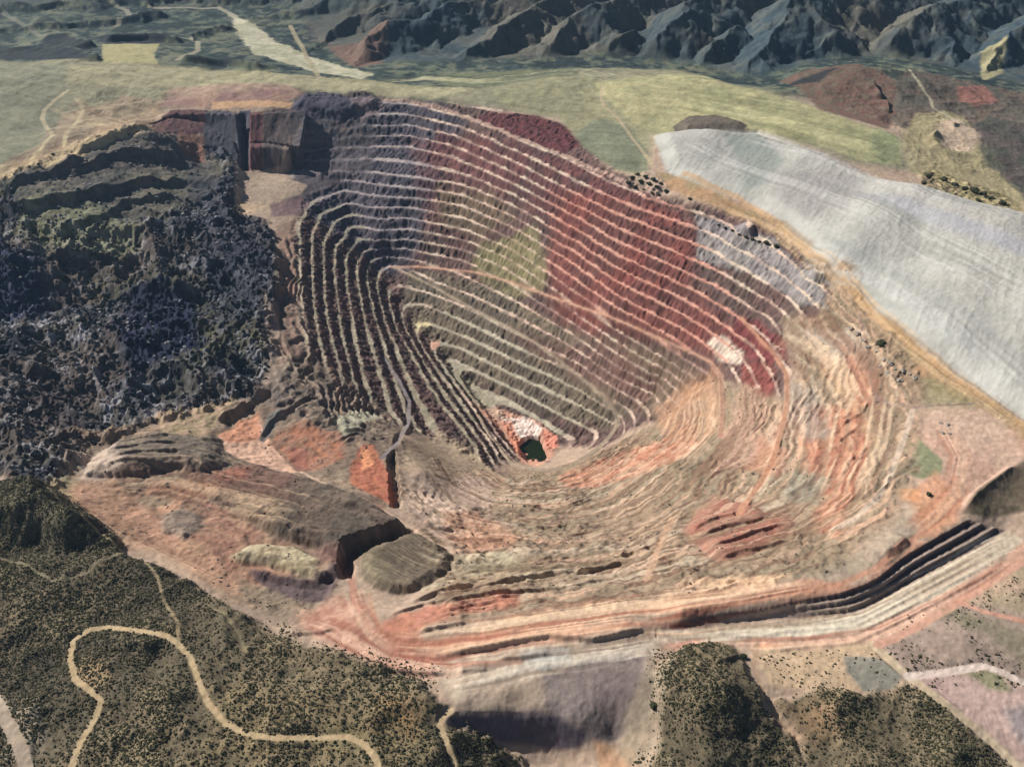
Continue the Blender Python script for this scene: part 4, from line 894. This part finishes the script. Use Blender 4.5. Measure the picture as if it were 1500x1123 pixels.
for k in range(len(NAMES)):
    f = quads[order[bounds[k]:bounds[k+1]]]
    if len(f) < 4: continue
    u = np.unique(f); lut[u] = np.arange(len(u)); M_ = META[k]
    me = mesh_from(NAMES[k], VV[u], lut[f], CC[u], MATS[M_['mat']])
    try: me.normals_split_custom_set_from_vertices(NRM[u].astype(np.float32).tolist()) if len(u) < 150000 else None
    except Exception: pass
    link(NAMES[k], me, M_['label'], M_.get('cat'), M_.get('group'), M_['kind'])

# pool of green water
P = W(POOL); zp = float(bil(Z, *P.mean(0)))+7.5
P = (P-P.mean(0))*1.22+P.mean(0)
Vp = np.c_[P, np.full(len(P), zp)]; me = bpy.data.meshes.new('pit_water'); me.from_pydata(Vp.tolist(), [], [list(range(len(P)))]); me.update()
wm = flat('dark_green_water', (.010,.017,.004), .3, .2, .05, .3); me.materials.append(wm); link('water', me, 'dark green pool at the bottom of the pit', kind='structure')

# ------------------------------------------------------------------ plants and rocks
RNG = np.random.RandomState(3)
def ico(sub=1):
    t = (1+5**.5)/2
    V = np.array([(-1,t,0),(1,t,0),(-1,-t,0),(1,-t,0),(0,-1,t),(0,1,t),(0,-1,-t),(0,1,-t),(t,0,-1),(t,0,1),(-t,0,-1),(-t,0,1)], float)
    Fi = [(0,11,5),(0,5,1),(0,1,7),(0,7,10),(0,10,11),(1,5,9),(5,11,4),(11,10,2),(10,7,6),(7,1,8),(3,9,4),(3,4,2),(3,2,6),(3,6,8),(3,8,9),(4,9,5),(2,4,11),(6,2,10),(8,6,7),(9,8,1)]
    V = list(V/np.linalg.norm(V[0]))
    for _ in range(sub):
        c = {}; N_ = []
        def md(a, b):
            k = (min(a,b), max(a,b))
            if k not in c: v = (V[a]+V[b]); V.append(v/np.linalg.norm(v)); c[k] = len(V)-1
            return c[k]
        for a, b, d in Fi:
            x, y, z = md(a,b), md(b,d), md(d,a); N_ += [(a,x,z),(b,y,x),(d,z,y),(x,y,z)]
        Fi = N_
    return np.array(V), np.array(Fi)
def lump(seed, sub=1, jit=.35, squash=.75):
    r = np.random.RandomState(seed); V, Fi = ico(sub); V = V*(1+jit*(r.rand(len(V),1)-.5)*2); V[:,2] *= squash; return V, Fi
def clump(seed, n=5, sub=1):
    r = np.random.RandomState(seed); Vs = []; Fs = []; o = 0
    for i in range(n):
        V, Fi = lump(seed*13+i, sub, .45); s = .45+.3*r.rand(); a = r.rand()*6.28; d = .55*r.rand()**.5
        V = V*s + np.array([math.cos(a)*d, math.sin(a)*d, .35+.35*r.rand()]); Vs.append(V); Fs.append(Fi+o); o += len(V)
    return np.concatenate(Vs), np.concatenate(Fs)
def scatter(name, label, xy, rad, mats, shapes, kind='stuff', sink=.25):
    zc = bil(Z, xy[:,0], xy[:,1]); Vs = []; Fs = []; o = 0; T = len(xy); which = RNG.randint(0, len(shapes), T)
    for w_, (V, Fi) in enumerate(shapes):
        m = which == w_; n = m.sum()
        if not n: continue
        a = RNG.rand(n)*6.283; r = rad[m]
        ca, sa = np.cos(a)[:,None], np.sin(a)[:,None]
        x = (V[:,0]*ca - V[:,1]*sa)*r[:,None] + xy[m,0][:,None]; y = (V[:,0]*sa+V[:,1]*ca)*r[:,None] + xy[m,1][:,None]; z = (V[:,2][None]+sink)*r[:,None]*1.0 + zc[m][:,None]
        Vs.append(np.stack([x, y, z], -1).reshape(-1, 3)); Fs.append((Fi[None]+(np.arange(n)*len(V))[:,None,None]).reshape(-1, 3)+o); o += n*len(V)
    Vs = np.concatenate(Vs); Fs = np.concatenate(Fs)
    me = mesh_from(name, Vs, Fs, None, mats, False); return link(name, me, label, kind=kind)
def sample_mask(mask, dens, n, ylim=(600, 3000)):
    """n places picked evenly over the ground with chance mask*dens"""
    y = RNG.rand(n*6)*(ylim[1]-ylim[0])+ylim[0]; x = (RNG.rand(n*6)*2-1)*hw(ylim[1]); ok = np.abs(x) < hw(y)*.98; x, y = x[ok], y[ok]
    k = RNG.rand(len(x)) < bil(mask, x, y)*dens; return np.c_[x[k], y[k]][:n]
scrub_m = flat('scrub_leaves', (.066,.062,.036), .95, .1, .12, .4); dark_m = flat('dark_scrub_leaves', (.026,.032,.036), .95, .1, .1, .5); rock_m = flat('grey_rock', (.21,.205,.21), .9, .2, .1, .5)
ROADM = np.isin(LAB, [i for i, n in enumerate(NAMES) if n in ('road', 'path')])
EXT = .5*zone([(955,945),(1000,955),(1010,1000),(960,1110),(930,1130),(955,1040)], 12, 8)+.22*zone([(1285,945),(1400,890),(1520,830),(1520,1010),(1420,985),(1330,1000)], 16, 10)+.12*zone([(1120,960),(1300,950),(1320,1015),(1140,1010)], 12, 8)+.35*zone([(380,880),(460,935),(640,1000),(650,1050),(560,1000),(400,930)], 16, 12)
SM = np.clip(SCR*np.clip(.74+.5*N1+.5*N3, .18, 1)+EXT*np.clip(.6+N1, 0, 1), 0, 1)*(1-ROADM)
xy = sample_mask(SM, 1.0, 95000, (600, 1400)); rad = .6+1.3*RNG.rand(len(xy))**2.8
near = np.argsort(xy[:,1]-6*rad*3)
inv = (np.abs(xy[:,0]) < (574+.82*xy[:,1])*.5206) & (xy[:,1] > 690)
cand = [i for i in np.argsort(-rad/(xy[:,1]+200)) if inv[i]][:300]; cs = set(cand)
rest = np.array([i for i in range(len(xy)) if i not in cs])
scatter('scrub_vegetation', 'thousands of low dark bushes dotting the scrub hills', xy[rest], rad[rest], scrub_m, [lump(i, 0, .5) for i in range(6)])
bsh = [mesh_from('scrub_bush', *clump(50+i, 4, 1), None, scrub_m, False) for i in range(5)]
for i in cand:
    z = float(bil(Z, xy[i:i+1,0], xy[i:i+1,1])[0]); r = float(rad[i])*1.25
    o = link('scrub_bush', bsh[i % 5], 'small dark olive bush among many on the scrub covered hills in front of the pit', 'bush', 'scrub bushes on the near hills', loc=(xy[i,0], xy[i,1], z-.3*r))
    o.scale = (r, r, r); o.rotation_euler = (0, 0, RNG.rand()*6.28)
# dark woodland and rubble on the rugged ground
xy = sample_mask(RUG*(1-.85*LEDG)*np.clip(.5+.8*fbm(X, Y, 130, 3, 161), .12, 1), 1, 3800, (1200, 3400)); scatter('woodland_undergrowth', 'dark blue green woodland and thicket covering the rugged ground', xy, 3+3.4*RNG.rand(len(xy))**1.8, dark_m, [clump(i, 3, 0) for i in range(5)], sink=.0)
xy = sample_mask(RUG*np.clip(.3+.9*fbm(X, Y, 100, 3, 171), .03, 1), 1, 9000, (1200, 3400)); scatter('rock_debris', 'loose grey rocks strewn through the dark rugged ground', xy, 1.4+3.6*RNG.rand(len(xy))**2.5, rock_m, [lump(20+i, 0, .55, .7) for i in range(6)])
brk_m = flat('broken_rock', (.16,.125,.10), .9, .15, .2, .6)
xy = sample_mask((EASTW*.9+MESS*.8+RIP*.6+CLF*.3)*np.clip(.25+.9*fbm(X, Y, 70, 3, 461), .02, 1)*(1-ROADM), 1, 9000, (800, 3000)); scatter('rubble', 'broken rock strewn over the near slopes of the pit and the waste ground', xy, .7+2.0*RNG.rand(len(xy))**2.6, brk_m, [lump(60+i, 0, .55, .7) for i in range(6)], sink=.1)
# trees one can tell apart
trunk_m = flat('bark', (.07,.05,.035)); crown_m = flat('tree_leaves', (.048,.052,.028), .95, .1, .3, .5)
def trunk_mesh():
    V = []; Fi = []
    for k, (z, r) in enumerate(((-.3,.10),(.25,.07),(.7,.05))):
        for j in range(7): V.append((r*math.cos(j*.8976)+.05*k*k*.3, r*math.sin(j*.8976), z))
    for k in range(2):
        for j in range(7): Fi.append((k*7+j, k*7+(j+1) % 7, (k+1)*7+(j+1) % 7, (k+1)*7+j))
    return mesh_from('trunk', np.array(V), np.array(Fi), None, trunk_m, True)
tk = trunk_mesh(); cr = []
for i in range(4):
    V, Fi = clump(200+i, 9, 1); V[:,2] = V[:,2]*1.0+.15
    r = np.random.RandomState(i); L_ = []; LF = []
    for q_ in range(260):                           # leaf sprays round the clumps
        p = V[r.randint(len(V))]*1.05+r.randn(3)*.07; a = r.randn(3)*.07; b = r.randn(3)*.07; o_ = len(L_); L_ += [p+a, p+b, p-a]; LF.append((o_, o_+1, o_+2))
    LF = np.array(LF)+len(V); cr.append(mesh_from('crown', np.r_[V, np.array(L_)], np.r_[Fi, LF], None, crown_m, False))
def tree(px, py, r, label, group=None, i=0):
    x, y = p2w([px], [py]); x = x[0]; y = y[0]; z = float(bil(Z, np.array([x]), np.array([y]))[0])
    t = link('tree', None, label, 'tree', group, loc=(x, y, z)); r = r*(.62+.35*((i*37) % 10)/10); t.scale = (r, r*(.85+.3*((i*53) % 7)/7), r*.85); t.rotation_euler = (0, 0, i*1.3)
    link('trunk', tk, parent=t); link('crown', cr[i % 4], parent=t)
for i, (a, b, r) in enumerate([(926,262,9),(934,256,7),(938,268,8),(945,262,8),(950,272,7),(957,266,8),(962,276,7),(968,270,6),(975,281,7),(944,279,7),(955,284,6),(930,275,7),(920,270,7),(966,287,6)]):
    tree(a, b, r, 'dark green tree in the clump on the pit rim below the green field', 'trees in the clump on the pit rim', i)
tree(1290, 506, 10, 'dark green tree standing alone between the pit edge and the tan road', i=1)
tree(1360, 725, 5, 'small dark tree standing alone near the orange patch of ground', i=2)
tree(1010, 292, 6, 'small dark tree at the upper end of the grey benches', i=3)
tree(1088, 963, 7, 'dark round tree at the corner of the scrub beside the tan track', i=0)
tree(957, 1034, 6, 'dark tree on the right edge of the grey dam', i=2)
for i, (a, b, r) in enumerate([(1052,332,5),(1062,337,5),(1072,341,5),(1082,345,5),(1092,349,5),(1102,353,6),(1112,357,6),(1122,359,7),(1136,362,7)]):
    tree(a, b, r, 'small dark tree in the row along the top of the grey benches', 'row of trees above the grey benches', i)
for i, (a, b, r) in enumerate([(1360,262,11),(1382,266,10),(1398,272,11),(1412,278,10),(1426,284,11),(1440,287,10),(1452,292,10),(1468,300,9),(1352,270,8),(1408,290,8),(1432,296,8)]):
    tree(a, b, r, 'olive tree in the thicket where the fields meet the tailings hill', 'trees in the thicket beside the tailings hill', i)
# boulders by the pit edge
bm_ = flat('pale_boulder', (.30,.26,.22), .9, .2, .2, .3); bo = [mesh_from('boulder', *lump(300+i, 1, .3, .7), None, bm_, False) for i in range(4)]
for i, (a, b) in enumerate([(1238,478),(1246,486),(1255,494),(1264,500),(1272,508),(1283,518),(1295,528),(1304,534),(1312,540),(1322,545),(1332,550),(1340,556),(1300,548),(1290,536),(1318,558)]):
    x, y = p2w([a], [b]); z = float(bil(Z, x, y)[0]); r = 3+2.2*((i*7) % 5)/4
    o = link('boulder', bo[i % 4], 'pale boulder in the rubble between the pit edge and the tan road', 'boulder', 'boulders on the right pit edge', loc=(x[0], y[0], z+.2*r)); o.scale = (r, r*1.3, r); o.rotation_euler = (0, 0, i)
for i, (a, b, s) in enumerate([(1378,620,3),(1388,622,3),(1380,634,3.5),(1390,635,3)]):
    x, y = p2w([a], [b]); z = float(bil(Z, x, y)[0])
    o = link('earth_mound', bo[i % 4], 'small brown mound of earth on the pink apron right of the pit', 'mound', 'earth mounds on the apron', loc=(x[0], y[0], z)); o.scale = (s*1.4, s, s); o.rotation_euler = (0, 0, i)

# ------------------------------------------------------------------ air
hz = bpy.data.meshes.new('haze'); x0, x1, y0, y1, z0, z1 = -9500, 9500, -300, 16500, float(Z.min())-3, CAM_H+60
Vh = [(x0,y0,z0),(x1,y0,z0),(x1,y1,z0),(x0,y1,z0),(x0,y0,z1),(x1,y0,z1),(x1,y1,z1),(x0,y1,z1)]
hz.from_pydata(Vh, [], [(0,3,2,1),(4,5,6,7),(0,1,5,4),(1,2,6,5),(2,3,7,6),(3,0,4,7)]); hz.update()
hm = bpy.data.materials.new('air_haze'); hm.use_nodes = True; hn = hm.node_tree; hn.nodes.remove(hn.nodes['Principled BSDF'])
pv = hn.nodes.new('ShaderNodeVolumePrincipled'); pv.inputs['Color'].default_value = (.42,.68,1,1); pv.inputs['Density'].default_value = .000016; pv.inputs['Anisotropy'].default_value = .2
hn.links.new(pv.outputs[0], hn.nodes['Material Output'].inputs['Volume']); hz.materials.append(hm)
link('haze', hz, 'thin bluish air over the far mountains', kind='stuff')
print('ground z', Z.min(), Z.max(), 'verts', Z.size)
